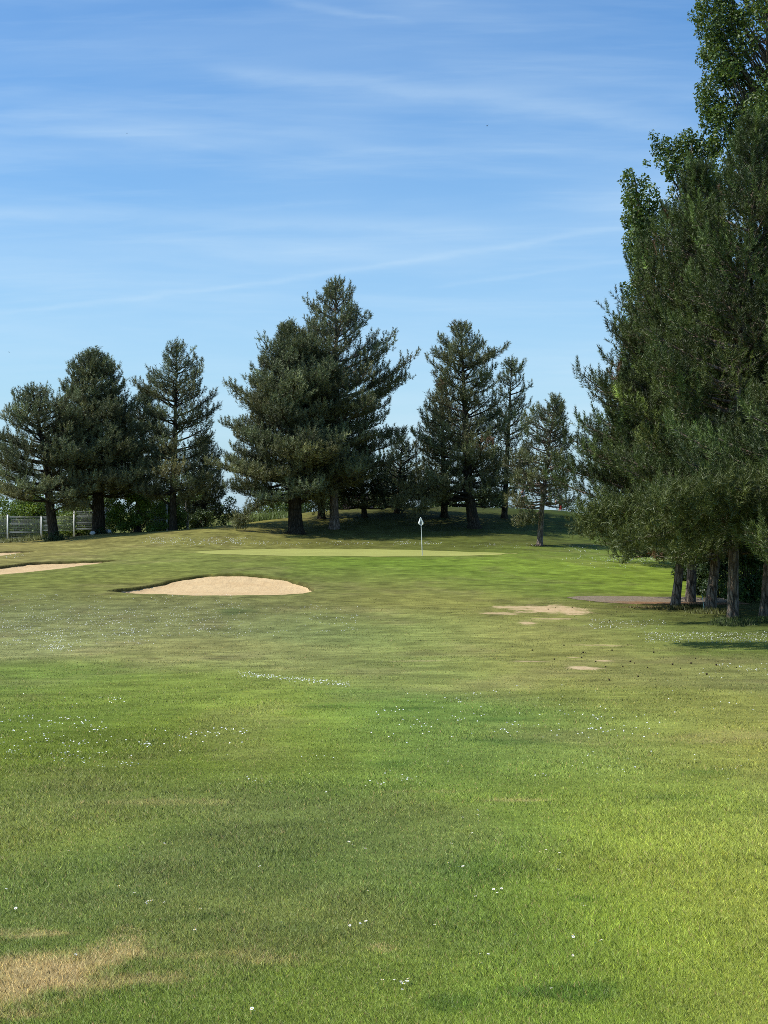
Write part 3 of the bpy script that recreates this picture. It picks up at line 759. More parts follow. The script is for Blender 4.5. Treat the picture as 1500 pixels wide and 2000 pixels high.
    tp.append(np.stack([x0 + AX(H) + 0 * f, Y + AY(H) + 0 * f, z0 + H - .9 + .9 * f], -1)); td.append(np.tile([[0, 0, 1.]], (m_, 1)) + rng.normal(0, .1, (m_, 3))); ts.append(np.full(m_, 1.1 * tuft)); tc.append(np.tile(green, (m_, 1)))
    # named low limbs: (base height px, [(px, py, dy)...])
    for pts, rad in extra:
        P = np.array([((p - 750) / pm, Y + dy, EYE - (q - 1000) / pm) for p, q, dy in pts])
        m0 = np.linspace(0, 1, len(P)); s = np.linspace(0, 1, 12)
        P = np.stack([np.interp(s, m0, P[:, i]) for i in range(3)], -1)
        tubes.add(P, np.linspace(rad, .012, 12), 6)
        for j in range(int(max(3 + 14 * dens, np.linalg.norm(P[-1] - P[0]) * 7))):
            sj = rng.uniform(.35, 1.02); c0 = np.array([np.interp(sj, s, P[:, i]) for i in range(3)])
            m_ = 7; sp = .32
            tp.append(c0 + rng.normal(0, sp, (m_, 3)) * np.array([1, 1, .6])); td.append(np.tile([[0, 0, 1.]], (m_, 1)) + rng.normal(0, .5, (m_, 3))); ts.append(rng.uniform(.8, 1.2, m_) * tuft)
            tc.append(np.tile(green * np.array([1.3, 1.1, .95]), (m_, 1)) * rng.lognormal(0, .2, m_)[:, None])
    tp, td, ts, tc = map(np.concatenate, (tp, td, ts, tc))
    tb.build('trunk', M[bark], root)
    tubes.build('limbs', M['bark_dark' if bark == 'bark_dark' else 'bark'], root)
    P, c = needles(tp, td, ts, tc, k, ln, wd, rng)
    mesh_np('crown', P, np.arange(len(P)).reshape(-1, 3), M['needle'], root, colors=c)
    return root, len(tp)

GB = 'pines standing along the back of the green'
GR = 'pines of the grove on the right'
cnt = {}
def P_(key, *a, **k): cnt[key] = pine(*a, **k)[1]

P_('p1', 'broad low pine with leaning ivy-clad trunk behind the wire fence post, far left', (106,1056), 98, (62,756),
   [(-75,1000),(-80,920),(-50,860),(-10,815),(5,800),(28,775)], [(215,960),(205,880),(170,800),(140,768),(100,752)], 975, 11, GB, .36, .62, 6, 1.1, es=.6, gap=.06, tin=.34, flat=.6, irr=.2, bark='bark_dark', axis_pts=[(96,985),(90,900)], depth=.9,
   extra=[([(100,985,0),(60,960,-.5),(20,965,-1)], .09), ([(100,1000,0),(140,985,-.6),(165,990,-1)], .07)])
P_('p2', 'dense rounded-top pine with forked trunk between white stones, second from the left', (193,1043), 101, (181,690),
   [(95,985),(80,930),(85,850),(105,790),(128,748),(137,712),(150,700)], [(300,980),(312,900),(290,840),(262,790),(245,752),(225,718),(208,702)], 962, 12, GB, .46, .45, 7, 1.2, es=.85, bark='bark_dark', depth=.95,
   extra=[([(190,1000,0),(165,975,-.4),(140,980,-.8)], .16)])
P_('p3', 'open-crowned pine with straight dark trunk beside the green hedge', (338,1036), 101, (345,668),
   [(255,965),(262,880),(285,830),(280,790),(268,755),(276,738),(300,725),(312,700),(330,682)], [(436,955),(432,870),(418,830),(425,790),(433,762),(405,750),(392,715),(378,690),(362,680)], 958, 13, GB, .26, .74, 5, 1.12, es=.9, gap=.08, tin=.34, flat=.6, irr=.22, bark='bark_dark', bare=.06,
   extra=[([(340,990,0),(360,975,-.5),(400,955,-1)], .09), ([(336,990,0),(312,970,-.5),(290,955,-1)], .08)])
P_('p3b', 'dark pine filling the gap behind the two leftmost pines', (268,1040), 110, (284,762),
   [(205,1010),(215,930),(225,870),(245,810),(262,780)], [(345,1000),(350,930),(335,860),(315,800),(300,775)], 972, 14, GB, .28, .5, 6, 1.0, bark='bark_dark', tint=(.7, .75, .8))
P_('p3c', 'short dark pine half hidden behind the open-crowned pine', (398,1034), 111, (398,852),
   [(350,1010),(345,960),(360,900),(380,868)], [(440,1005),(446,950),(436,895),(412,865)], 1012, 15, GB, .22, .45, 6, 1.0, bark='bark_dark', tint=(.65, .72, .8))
P_('p4', 'wide dense pine with thick ivy-dark trunk flaring into low limbs, left edge of the mound', (578,1043), 98, (562,636),
   [(478,1000),(448,970),(440,900),(446,830),(450,790),(474,740),(480,728),(512,700),(520,672),(545,648)], [(705,985),(718,900),(705,820),(690,760),(660,700),(620,660),(580,642)], 962, 16, GB, .50, .45, 7, 1.15, irr=.2, es=.95, bark='bark_dark', depth=1.05,
   extra=[([(575,985,0),(545,975,-.6),(510,985,-1.2),(478,1010,-1.6),(470,1026,-1.7)], .12), ([(580,985,0),(615,970,-.5),(640,965,-1)], .13)])
P_('p5', 'tallest pine on the mound with reddish-brown trunk and long right-hand limbs', (653,1035), 100, (655,547),
   [(560,960),(560,850),(570,760),(580,690),(582,640),(592,610),(598,590),(622,580),(636,560)], [(770,965),(755,880),(745,835),(778,800),(784,770),(788,740),(790,708),(764,690),(768,645),(745,632),(716,640),(712,600),(690,578),(672,556)], 938, 17, GB, .33, .72, 5, 1.15, es=1.0, gap=.08, tin=.34, flat=.6, irr=.22, bark='bark', depth=1.1,
   axis_pts=[(652,960),(657,800),(656,650)], extra=[([(656,830,0),(690,800,-.5),(740,770,-1),(785,735,-1)], .10), ([(656,880,0),(700,850,0),(750,850,.5),(790,845,.5)], .09), ([(620,905,0),(626,960,-.6),(624,1000,-.7)], .05)])
P_('p6', 'dark wide-armed pine behind the mound between the tallest pine and the broad pine', (775,None), 108, (786,858),
   [(700,990),(712,940),(735,905),(760,880)], [(850,990),(848,940),(830,905),(810,875)], 985, 18, GB, .2, .55, 6, 1.0, bark='bark_dark', tint=(.62, .72, .8), es=.8)
P_('p7', 'broad pine with dark leaning trunk and low drooping branches right of the flag', (926,1031), 102, (900,634),
   [(748,985),(752,955),(770,920),(765,880),(800,850),(798,805),(830,795),(822,760),(814,738),(830,715),(850,700),(848,672),(872,648)], [(985,985),(990,900),(985,820),(980,760),(976,700),(972,672),(955,665),(930,648)], 982, 19, GB, .40, .70, 5, 1.15, es=.6, gap=.08, tin=.34, flat=.6, irr=.22, bark='bark_dark', depth=1.02, bare=.06, tint=(1.0, .96, .85), brown=.01,
   axis_pts=[(915,950),(908,800)], extra=[([(920,950,0),(870,940,-.8),(820,960,-1.6),(770,985,-2.2)], .13), ([(918,975,0),(870,965,-1.5),(830,985,-2.5),(805,1005,-2.8)], .10)])
P_('p8', 'narrow pine close behind the right side of the broad leaning pine', (985,None), 106.5, (1000,702),
   [(945,985),(950,880),(960,800),(970,740)], [(1048,985),(1050,880),(1038,800),(1042,740),(1022,712)], 972, 20, GB, .22, .68, 5, 1.1, es=.8, gap=.08, tin=.34, flat=.6, irr=.2, bark='bark_dark', tint=(.9, .95, .95))
P_('p9', 'thin sparse pine with slim bare trunk and one drooping dead limb', (1054,1066), 92, (1085,779),
   [(985,975),(992,930),(1000,880),(1015,830),(1045,800),(1065,790)], [(1128,975),(1125,930),(1112,870),(1108,820),(1100,795)], 985, 21, GB, .19, .45, 6, .95, bark='bark', bare=.3, es=.7, tint=(.88, .88, .82),
   axis_pts=[(1058,1000),(1064,940),(1072,870)], extra=[([(1055,998,0),(1040,1010,-.4),(1020,1020,-.7),(1004,1016,-.9)], .05)])
P_('p10', 'bushy young pine behind the crest, left of the flag', (770,1000), 114, (765,915),
   [(722,990),(728,950),(745,925)], [(815,990),(812,950),(790,925)], 990, 22, GB, .14, .4, 6, 1.0, bark='bark_dark', tint=(1.0, 1.1, .8))

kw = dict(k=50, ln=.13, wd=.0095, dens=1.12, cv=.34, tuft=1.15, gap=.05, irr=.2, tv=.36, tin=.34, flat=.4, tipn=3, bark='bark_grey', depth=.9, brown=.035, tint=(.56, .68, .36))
P_('p11', 'dark pine standing behind the two tallest mound pines', (628,None), 105, (618,690), [(540,985),(545,900),(570,780),(600,710)], [(705,985),(700,900),(670,780),(640,710)], 965, 23, GB, .26, .55, 5, .9, bark='bark_dark', tint=(.8, .84, .84))  # added so that its shadow falls across the mound
P_('p12', 'dark pine behind the broad leaning pine on the crest', (868,None), 106.3, (862,745), [(790,985),(800,900),(830,800)], [(940,985),(935,900),(900,800)], 972, 24, GB, .26, .55, 5, .9, bark='bark_dark', tint=(.8, .84, .84))  # added to carry the mound shade up to the crest
P_('p13', 'low dark pine filling the crest between the tallest pine and the dark wide-armed pine', (712,None), 105.6, (700,862), [(625,990),(630,940),(660,895),(685,868)], [(775,990),(765,940),(740,895),(715,868)], 986, 25, GB, .2, .45, 6, 1.0, bark='bark_dark', tint=(.8, .84, .84), es=.8)  # added to close a sunlit gap in the mound shade
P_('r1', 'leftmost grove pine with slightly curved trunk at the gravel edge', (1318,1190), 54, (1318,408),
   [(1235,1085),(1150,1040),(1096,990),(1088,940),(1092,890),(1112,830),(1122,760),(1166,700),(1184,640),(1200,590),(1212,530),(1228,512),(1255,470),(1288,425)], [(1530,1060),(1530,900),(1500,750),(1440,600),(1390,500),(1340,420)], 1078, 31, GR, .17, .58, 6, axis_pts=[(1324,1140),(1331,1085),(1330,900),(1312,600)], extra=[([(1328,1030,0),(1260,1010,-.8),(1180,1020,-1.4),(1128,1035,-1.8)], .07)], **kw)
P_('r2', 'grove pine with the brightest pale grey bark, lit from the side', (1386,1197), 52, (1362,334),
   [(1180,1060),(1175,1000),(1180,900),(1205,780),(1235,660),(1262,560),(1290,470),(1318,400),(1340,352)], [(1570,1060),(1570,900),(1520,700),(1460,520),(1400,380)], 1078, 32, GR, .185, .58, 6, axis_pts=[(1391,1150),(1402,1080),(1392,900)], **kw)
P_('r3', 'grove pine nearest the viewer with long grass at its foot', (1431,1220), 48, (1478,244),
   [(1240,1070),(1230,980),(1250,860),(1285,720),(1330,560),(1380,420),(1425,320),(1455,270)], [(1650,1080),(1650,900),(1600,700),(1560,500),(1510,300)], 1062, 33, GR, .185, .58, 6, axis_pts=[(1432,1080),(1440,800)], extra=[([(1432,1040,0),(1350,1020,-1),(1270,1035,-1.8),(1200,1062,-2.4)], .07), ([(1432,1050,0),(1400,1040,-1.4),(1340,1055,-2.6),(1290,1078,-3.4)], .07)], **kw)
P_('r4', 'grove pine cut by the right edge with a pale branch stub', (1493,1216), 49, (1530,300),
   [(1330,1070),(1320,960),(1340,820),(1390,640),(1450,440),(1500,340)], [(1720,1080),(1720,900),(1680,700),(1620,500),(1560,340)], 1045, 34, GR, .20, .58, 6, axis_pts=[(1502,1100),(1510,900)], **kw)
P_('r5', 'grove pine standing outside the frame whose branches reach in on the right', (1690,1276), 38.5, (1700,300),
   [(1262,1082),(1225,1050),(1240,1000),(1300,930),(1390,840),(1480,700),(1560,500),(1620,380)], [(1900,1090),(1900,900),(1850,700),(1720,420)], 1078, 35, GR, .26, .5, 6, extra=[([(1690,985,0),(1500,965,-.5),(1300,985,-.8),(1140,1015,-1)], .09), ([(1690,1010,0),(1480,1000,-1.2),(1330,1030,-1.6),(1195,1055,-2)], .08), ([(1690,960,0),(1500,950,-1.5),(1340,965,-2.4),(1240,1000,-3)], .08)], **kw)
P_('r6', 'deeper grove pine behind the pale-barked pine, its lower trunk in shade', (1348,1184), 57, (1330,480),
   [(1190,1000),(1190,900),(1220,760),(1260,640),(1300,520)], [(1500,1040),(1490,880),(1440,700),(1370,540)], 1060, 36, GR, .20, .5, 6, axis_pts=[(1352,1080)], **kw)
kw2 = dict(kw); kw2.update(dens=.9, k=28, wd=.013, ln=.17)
P_('r7', 'grove pine deep in the shade behind the others', (1560,1160), 66, (1560,420), [(1380,1040),(1390,900),(1440,700),(1520,500)], [(1740,1040),(1730,900),(1680,700),(1600,500)], 1060, 37, GR, .25, .55, 6, **kw2)  # added to block light and keep the back of the grove dark
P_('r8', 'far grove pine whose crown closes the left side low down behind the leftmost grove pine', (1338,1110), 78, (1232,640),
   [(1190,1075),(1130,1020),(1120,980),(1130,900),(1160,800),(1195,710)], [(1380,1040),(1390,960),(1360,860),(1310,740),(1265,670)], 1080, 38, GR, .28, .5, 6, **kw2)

# ------------------------------------------------------------------ leafy plants
def leafquads(P, Nrm, size, col, rng, asp=.72):
    n_ = len(P)
    Nrm = Nrm / (np.linalg.norm(Nrm, axis=1)[:, None] + 1e-9)
    u = np.cross(Nrm, rng.normal(0, 1, (n_, 3))); u /= np.linalg.norm(u, axis=1)[:, None] + 1e-9
    v_ = np.cross(Nrm, u)
    s = (size * rng.uniform(.65, 1.25, n_))[:, None]
    V = np.stack([P - u * s * .5, P - v_ * s * .5 * asp + Nrm * s * .08, P + u * s * .62, P + v_ * s * .5 * asp + Nrm * s * .08], 1)
    return V.reshape(-1, 3), np.arange(4 * n_).reshape(-1, 4), np.repeat(col, 4, axis=0)
def clumps(cs, rs, nper, size, base, rng, flat=.85, yellow=.3):
    """leaves on the shells of clumps"""
    Ps, Ns, Cs = [], [], []
    for c_, r_ in zip(cs, rs):
        m_ = max(6, int(nper * (r_ / np.mean(rs)) ** 2))
        d_ = rng.normal(0, 1, (m_, 3)); d_ /= np.linalg.norm(d_, axis=1)[:, None]
        rad = r_ * rng.uniform(.35, 1.08, m_) ** .6
        p = c_ + d_ * rad[:, None] * np.array([1, 1, flat])
        Ps.append(p); Ns.append(d_ * .6 + rng.normal(0, .6, (m_, 3)) + np.array([0, 0, .45]))
        cc = np.array(base) * rng.lognormal(0, .12) * rng.lognormal(0, .22, m_)[:, None]
        ym = rng.random(m_) < yellow; cc[ym] *= np.array([1.35, 1.2, .8])
        Cs.append(cc)
    return leafquads(np.concatenate(Ps), np.concatenate(Ns), size, np.concatenate(Cs), rng)
def shrub(name, label, cat, px, py, Y, wpx, hpx, seed, base, size=.09, nper=90, nc=None, group=None, dpt=.6, r0=.42, stems='bark_dark', ground_z=None, yellow=.3):
    rng = np.random.default_rng(seed); pm = F / Y
    x0 = (px - 750) / pm; z0 = EYE - (py - 1000) / pm if ground_z is None else ground_z
    wx, hz = wpx / 2 / pm, hpx / pm
    root = empty(name, (x0, Y, z0), label, cat, group)
    nc = nc or int(10 + 9 * wx * hz)
    cs, rs = [], []
    for i in range(nc):
        a = rng.uniform(0, 6.283); q = rng.random() ** .5; hh = rng.uniform(.1, .92)
        lim = math.sqrt(max(.05, 1 - max(0, hh - .35) ** 2 / .48)) * rng.uniform(.82, 1.08)
        cs.append(np.array([x0 + math.cos(a) * q * wx * lim, Y + math.sin(a) * q * wx * dpt * lim, z0 + hh * hz * rng.uniform(.9, 1.04)]))
        rs.append(r0 * rng.uniform(.6, 1.2))
    cs.append(np.array([x0, Y, z0 + hz * .92])); rs.append(r0)
    tb = Tubes()
    for c_ in cs[::2]:
        b0 = np.array([x0 + rng.normal(0, .12 * wx), Y + rng.normal(0, .1), z0 - .15])
        tb.add([b0, b0 * .5 + c_ * .5 + np.array([0, 0, .15]), c_], [.03, .02, .008], 5)
    tb.build('stems', M[stems], root)
    V, Fq, C = clumps(cs, rs, nper, size, base, rng, yellow=yellow)
    mesh_np('foliage', V, Fq, M['leaf'], root, colors=C)
    return root
GH = 'leafy shrubs behind the fence'
BR = (.13, .20, .035); MID = (.06, .10, .026)
shrub('hedge_shrub', 'bright green leafy hedge growing over the fence left of the open-crowned pine', 'hedge', 268, 1041, 102.0, 124, 76, 41, (.12, .19, .032), .13, 150, 60, GH, .25, .42)
shrub('hedge_shrub', 'darker leafy hedge right of the straight-trunked open pine', 'hedge', 325, 1038, 104.5, 96, 66, 42, (.09, .145, .03), .13, 130, 34, GH, .4, .5)
shrub('leafy_shrub', 'yellow-green shrub behind the wire panel at the far left', 'shrub', 20, 1062, 108, 190, 128, 43, BR, .14, 130, 60, GH, .4, .6)
shrub('leafy_shrub', 'mid green shrub in front of the pines, between the leaning pine and the forked pine', 'shrub', 150, 1050, 106, 92, 70, 44, (.12, .18, .035), .13, 120, 34, GH, .4, .5)
shrub('leafy_shrub', 'pale green bush in the sky gap left of the mound', 'shrub', 452, 1035, 112, 70, 62, 45, (.10, .14, .045), .12, 90, 22, GH, .6, .45)
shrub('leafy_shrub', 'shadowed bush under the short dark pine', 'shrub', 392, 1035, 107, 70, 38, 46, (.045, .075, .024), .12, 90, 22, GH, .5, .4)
shrub('leafy_shrub', 'light green bush beyond the mound left of the thick ivy-dark trunk', 'shrub', 520, 1020, 116, 84, 44, 47, (.09, .135, .035), .12, 90, 26, GH, .6, .45)
shrub('leafy_shrub', 'green bush seen between the two trunks on the left of the mound', 'shrub', 610, 1010, 118, 90, 46, 48, (.06, .10, .03), .12, 100, 28, GH, .6, .45)
shrub('purple_shrub', 'dark purple-leaved shrub behind the crest beside the tallest pine', 'shrub', 700, 1000, 119, 60, 38, 49, (.055, .03, .045), .11, 90, 20, GH, .6, .42, yellow=0)
shrub('leafy_shrub', 'low green bush on the crest behind the thin sparse pine', 'shrub', 1015, 1002, 124, 70, 34, 50, (.075, .105, .03), .11, 80, 22, GH, .6, .4)
shrub('leafy_shrub', 'small bush beyond the crest by the person in red trousers', 'shrub', 1112, 1004, 124, 46, 26, 51, (.075, .11, .035), .11, 70, 16, GH, .6, .38)
GU = 'undergrowth shrubs under the grove pines'
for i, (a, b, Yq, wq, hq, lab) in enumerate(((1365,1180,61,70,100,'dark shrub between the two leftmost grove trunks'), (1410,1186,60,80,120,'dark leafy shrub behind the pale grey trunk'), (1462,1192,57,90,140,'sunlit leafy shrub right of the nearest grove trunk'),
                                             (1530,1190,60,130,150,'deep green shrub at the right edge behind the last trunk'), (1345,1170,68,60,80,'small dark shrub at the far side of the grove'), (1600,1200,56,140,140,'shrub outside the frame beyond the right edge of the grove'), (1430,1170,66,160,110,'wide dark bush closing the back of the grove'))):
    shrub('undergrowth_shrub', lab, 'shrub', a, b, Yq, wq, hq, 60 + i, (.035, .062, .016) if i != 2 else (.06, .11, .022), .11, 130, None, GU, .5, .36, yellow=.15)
for i, (a, b, Yq, wq, hq, lab) in enumerate(((60,1058,116,150,92,'tall hedge shrub far behind the leaning ivy-clad pine'), (180,1045,118,130,88,'far shrub closing the gap left of the forked pine trunk'), (300,1040,117,120,92,'far shrub glimpsed behind the bright hedge'), (385,1034,119,110,78,'far shrub behind the pale-barked sapling'),
                                             (555,1016,121,90,58,'far bush seen below the thick ivy-dark pine'), (665,1004,124,90,46,'far bush seen beneath the tallest pine'), (735,1000,126,90,40,'far bush on the skyline left of the flag'), (950,1000,125,90,36,'far bush seen under the narrow pine'), (870,1000,127,90,34,'far bush on the skyline right of the flag'))):
    shrub('leafy_shrub', lab, 'shrub', a, b, Yq, wq, hq, 120 + i, (.085, .13, .034), .15, 110, None, GH, .4, .55)
# ivy at the feet of the two dark trunks
for i, (a, b, Yq, wq, hq, lab) in enumerate(((112,1057,97.6,46,16,'ivy clump at the foot of the leaning ivy-clad pine'), (198,1044,100.2,34,10,'low ivy at the foot of the forked pine'))):
    shrub('ivy_clump', lab, 'ivy', a, b, Yq, wq, hq, 80 + i, (.03, .055, .02), .09, 60, 14, 'ivy round the far trunks', .7, .24)

# poplars
def poplar(label, base, Y, top, clump_px, fill, seed, tr=.4):
    rng = np.random.default_rng(seed); pm = F / Y
    x0 = (base[0] - 750) / pm; z0 = EYE - (base[1] - 1000) / pm
    zt = EYE - (top[1] - 1000) / pm; xt = (top[0] - 750) / pm
    root = empty('poplar_tree', (x0, Y, z0), label, 'poplar tree', 'poplars rising behind the grove')
    cs, rs = [], []
    for p, q, r_ in clump_px:
        for dy in ((0,) if r_ < 16 else (-.6, .5)):
            cs.append(np.array([(p - 750) / pm + rng.normal(0, .1), Y + dy + rng.normal(0, .3), EYE - (q - 1000) / pm])); rs.append(r_ / pm * rng.uniform(.85, 1.05))
    for (p0, p1, q0, q1, n_) in fill:
        for _ in range(n_):
            q = rng.uniform(q0, q1); p = rng.uniform(p0, p1); half = (p1 - p0) / 2 / pm
            k_ = (p - (p0 + p1) / 2) / ((p1 - p0) / 2)
            cs.append(np.array([(p - 750) / pm, Y + rng.uniform(-1, 1) * half * math.sqrt(max(.02, 1 - k_ * k_)), EYE - (q - 1000) / pm])); rs.append(rng.uniform(.4, .8))
    tb = Tubes(); hh = np.linspace(0, 1, 12)
    tb.add(np.stack([x0 + (xt - x0) * hh, Y + 0 * hh + .2 * np.sin(hh * 5), z0 - .4 + (zt - .5 - z0 + .4) * hh], -1), np.interp(hh, [0, .05, 1], [tr * 1.3, tr, .04]), 9)
    tb.build('trunk', M['bark_grey'], root)
    lb = Tubes()
    for c_, r_ in zip(cs, rs):
        if r_ < .42: continue
        f_ = np.clip((c_[2] - z0) / (zt - z0), 0, 1); drop = min(.6 * f_ * (zt - z0), 1.0 * abs(c_[0] - x0) + 1.2)
        f0 = max(.05, f_ - drop / (zt - z0)); b0 = np.array([x0 + (xt - x0) * f0, Y, z0 + (zt - z0) * f0 - .2])
        lb.add([b0, b0 * .4 + c_ * .6 - np.array([0, 0, .25]), c_ + np.array([0, 0, r_ * .6])], [.07, .035, .008], 5)
    lb.build('limbs', M['bark_grey'], root)
    V, Fq, C = clumps(cs, rs, 190, .155, (.076, .120, .028), rng, 1.0, .28)
    mesh_np('crown', V, Fq, M['leaf'], root, colors=C)
poplar('tall poplar rising out of the top right corner', (1500,1150), 74, (1500,-160),
       [(1374,20,22),(1368,12,10),(1385,45,26),(1390,85,26),(1378,108,18),(1398,130,28),(1384,165,24),(1378,190,20),(1390,205,26),(1396,235,24),(1402,262,20),(1415,20,28),(1420,80,30),(1425,150,30),(1428,210,30),(1440,270,30),(1405,-20,30),(1395,-50,28),(1440,330,30)],
       [(1385,1620,-140,420,110),(1420,1580,-160,300,40)], 91, .45)
poplar('slim poplar with its own column of leaves standing out left of the grove', (1352,1112), 76, (1238,330),
       [(1232,350,16),(1226,342,9),(1258,352,13),(1238,372,20),(1228,392,18),(1262,385,20),(1234,415,22),(1226,428,16),(1275,402,14),(1262,415,22),(1246,440,24),(1240,462,20),(1272,440,20),(1258,478,22),(1244,495,16),(1250,515,22),(1236,528,12),(1272,500,24),(1252,548,20),(1228,565,10),(1216,556,8),(1240,570,16)],
       [(1215,1310,560,1000,50),(1235,1290,400,560,14)], 92, .3)
poplar('bushy poplar between the tall corner poplar and the slim one', (1374,1112), 75, (1350,262),
       [(1271,268,12),(1280,280,13),(1290,292,15),(1298,266,8),(1300,290,18),(1322,272,14),(1318,300,22),(1340,270,16),(1345,292,24),(1362,276,16),(1372,296,22),(1268,320,9),(1285,322,14),(1306,328,18),(1332,322,22),(1358,325,22),(1312,345,10),(1392,290,22),(1385,325,20)],
       [(1320,1430,330,900,60)], 93, .3)

# ------------------------------------------------------------------ fence
posts = [(-56,1007,1063),(15,1005,1060),(81,1008,1056),(145,997,1037),(206,991,1034),(266,988,1031),(326,985,1030)]
fp = []
for a, q0, q1 in posts:
    Yf = 103.0; fp.append(((a - 750) * Yf / F, Yf, EYE - (q1 - 1000) * Yf / F, EYE - (q0 - 1000) * Yf / F))
fr = empty('wire_fence', (fp[0][0], fp[0][1], fp[0][2]), 'pale grey wire panel fence with white posts behind the leftmost pines', 'fence')
for (a, b, c0, c1) in fp:
    bx = Boxes(); bx.add((a, b, min(c0, T(a, b)) - .2), (a, b, c1), .10, .10); bx.add((a, b, c1), (a, b, c1 + .015), .115, .115)
    bx.build('post', M['white_paint'], fr)
for i, ((a0, b0, l0, h0), (a1, b1, l1, h1)) in enumerate(zip(fp[:-1], fp[1:])):
    bx = Boxes(); zl, zh = max(l0, l1) + .02, min(h0, h1) - .04
    if i in (0, 1): zl, zh = (l0 + l1) / 2 + .05, (h0 + h1) / 2 - .06
    nv = 46
    for j in range(1, nv):
        xx = a0 + (a1 - a0) * j / nv; bx.add((xx, b0, zl), (xx, b0, zh), .007, .007)
    for j in range(10):
        zz = zl + (zh - zl) * (j + .3) / 9.6; bx.add((a0 + .05, b0 - .008, zz), (a1 - .05, b0 - .008, zz), .009, .009)
    for q in (.02, .36, .70, .97):       # pressed folds in the panel
        zz = zl + (zh - zl) * q
        for k_ in (-.04, 0, .04): bx.add((a0 + .05, b0 - .02, zz + k_), (a1 - .05, b0 - .02, zz + k_), .014, .014)
    bx.build('mesh_panel', M['galv'], fr)

# pale sapling behind the hedge
pt = empty('sapling', W(366, 1034, 105), 'slim pale-barked sapling right of the open-crowned pine trunk', 'sapling')
tb = Tubes(); b0 = np.array(pt.location)
tb.add([b0 - [0, 0, .2], b0 + [.05, 0, .9], b0 + [-.12, 0, 1.7], b0 + [-.05, 0, 2.4]], [.09, .075, .065, .04], 8, .05, np.random.default_rng(3)); tb.add([b0 + [.02, .1, 0], b0 + [-.25, .1, 1.0], b0 + [-.35, 0, 1.9]], [.05, .045, .02], 7)
tb.build('trunk', M['bark_pale'], pt)
r2 = np.random.default_rng(8)
V, Fq, C = clumps([b0 + r2.normal(0, .5, 3) * [1, 1, .4] + [0, 0, 2.5] for _ in range(8)], [.4] * 8, 70, .12, (.06, .10, .03), r2)
mesh_np('crown', V, Fq, M['leaf'], pt, colors=C)

# white stones beside the forked pine
def rock(label, px, py, Y, s, seed):
    r3 = np.random.default_rng(seed); k, m_ = 10, 7
    th = np.linspace(0, math.pi, m_); ph = np.linspace(0, 2 * math.pi, k, endpoint=False)
    V = np.array([[math.sin(a) * math.cos(b) * s * 1.3, math.sin(a) * math.sin(b) * s, math.cos(a) * s * .9] for a in th for b in ph]) * (1 + r3.uniform(-.18, .18, (k * m_, 1)))
    I = np.arange(k * m_).reshape(m_, k); J = np.roll(I, -1, 1)
    Fq = np.stack([I[:-1], I[1:], J[1:], J[:-1]], -1).reshape(-1, 4)
    p = np.array(W(px, py, Y)); p[2] = max(p[2], T(p[0], p[1]) + s * .5)
    tag(mesh_np('white_stone', V + p, Fq, M['stone'], origin=p), label, 'stone', 'white stones by the forked pine')
rock('white stone just left of the forked pine trunk', 181, 1041, 99.8, .15, 1)
rock('white stone just right of the forked pine trunk', 212, 1038, 100.5, .17, 2)

# ------------------------------------------------------------------ flag
fb = G(825, 1085)
fl = empty('golf_flag', fb, 'white flagstick with a limp white flag standing in the hole on the putting green', 'golf flag')
pm = F / fb[1]; HT = 75 / pm; lean = np.array([-3 / pm, 0, HT])
tb = Tubes(); tb.add([fb - [0, 0, .1], fb + lean * .5, fb + lean], [.022, .019, .016], 8); pole = tb.build('flagstick', M['white_paint'], fl)
tb = Tubes(); s = np.linspace(0, 6.283, 17)
tb.add(np.stack([fb[0] + .054 * np.cos(s), fb[1] + .054 * np.sin(s), 0 * s + fb[2] + .014], -1), .006, 5); tb.build('cup_rim', M['cup'], fl)
# limp cloth: hangs from the top of the stick in two folds
nu, nv = 15, 13; Vv = []
for j in range(nv):
    f = j / (nv - 1)
    half = np.interp(f, [0, .3, .68, .85, 1], [.012, .08, .155, .13, .02])
    for i in range(nu):
        g_ = i / (nu - 1) * 2 - 1
        Vv.append(fb + lean * (1.0 - .235 * f) + np.array([g_ * half - .02 + .02 * f, .035 * math.sin(g_ * 5 + f * 2) * (.2 + f) - .03, .03 * abs(g_) * f]))
I = np.arange(nu * nv).reshape(nv, nu); Q = np.stack([I[:-1, :-1], I[1:, :-1], I[1:, 1:], I[:-1, 1:]], -1).reshape(-1, 4)
cloth = mesh_np('flag_cloth', np.array(Vv), Q, M['flag'], fl, smooth=True)
sd_ = cloth.modifiers.new('thick', 'SOLIDIFY'); sd_.thickness = .004
cc = fb + lean * (1 - .235 * .60) + np.array([-.012, -.095, 0])
Vv = [cc + np.array([math.cos(a) * .028 + .01 * math.sin(a), 0, math.sin(a) * .115]) for a in np.linspace(0, 6.283, 12, endpoint=False)]
me = bpy.data.meshes.new('printed_mark'); me.from_pydata([tuple(q - fb) for q in Vv], [], [list(range(12))]); me.materials.append(M['mark'])
o = bpy.data.objects.new('printed_mark', me); COL.objects.link(o); o.parent = fl

# thin stake in the grove
sp = G(1376, 1196)
tb = Tubes(); tb.add([sp - [0, 0, .1], sp + [-.02, 0, .2], sp + [-.09, 0, .62]], [.014, .012, .012], 6)
tag(tb.build('marker_stake', M['stake'], origin=tuple(sp)), 'thin leaning blue-green stake beside the pale grey grove trunk', 'stake')

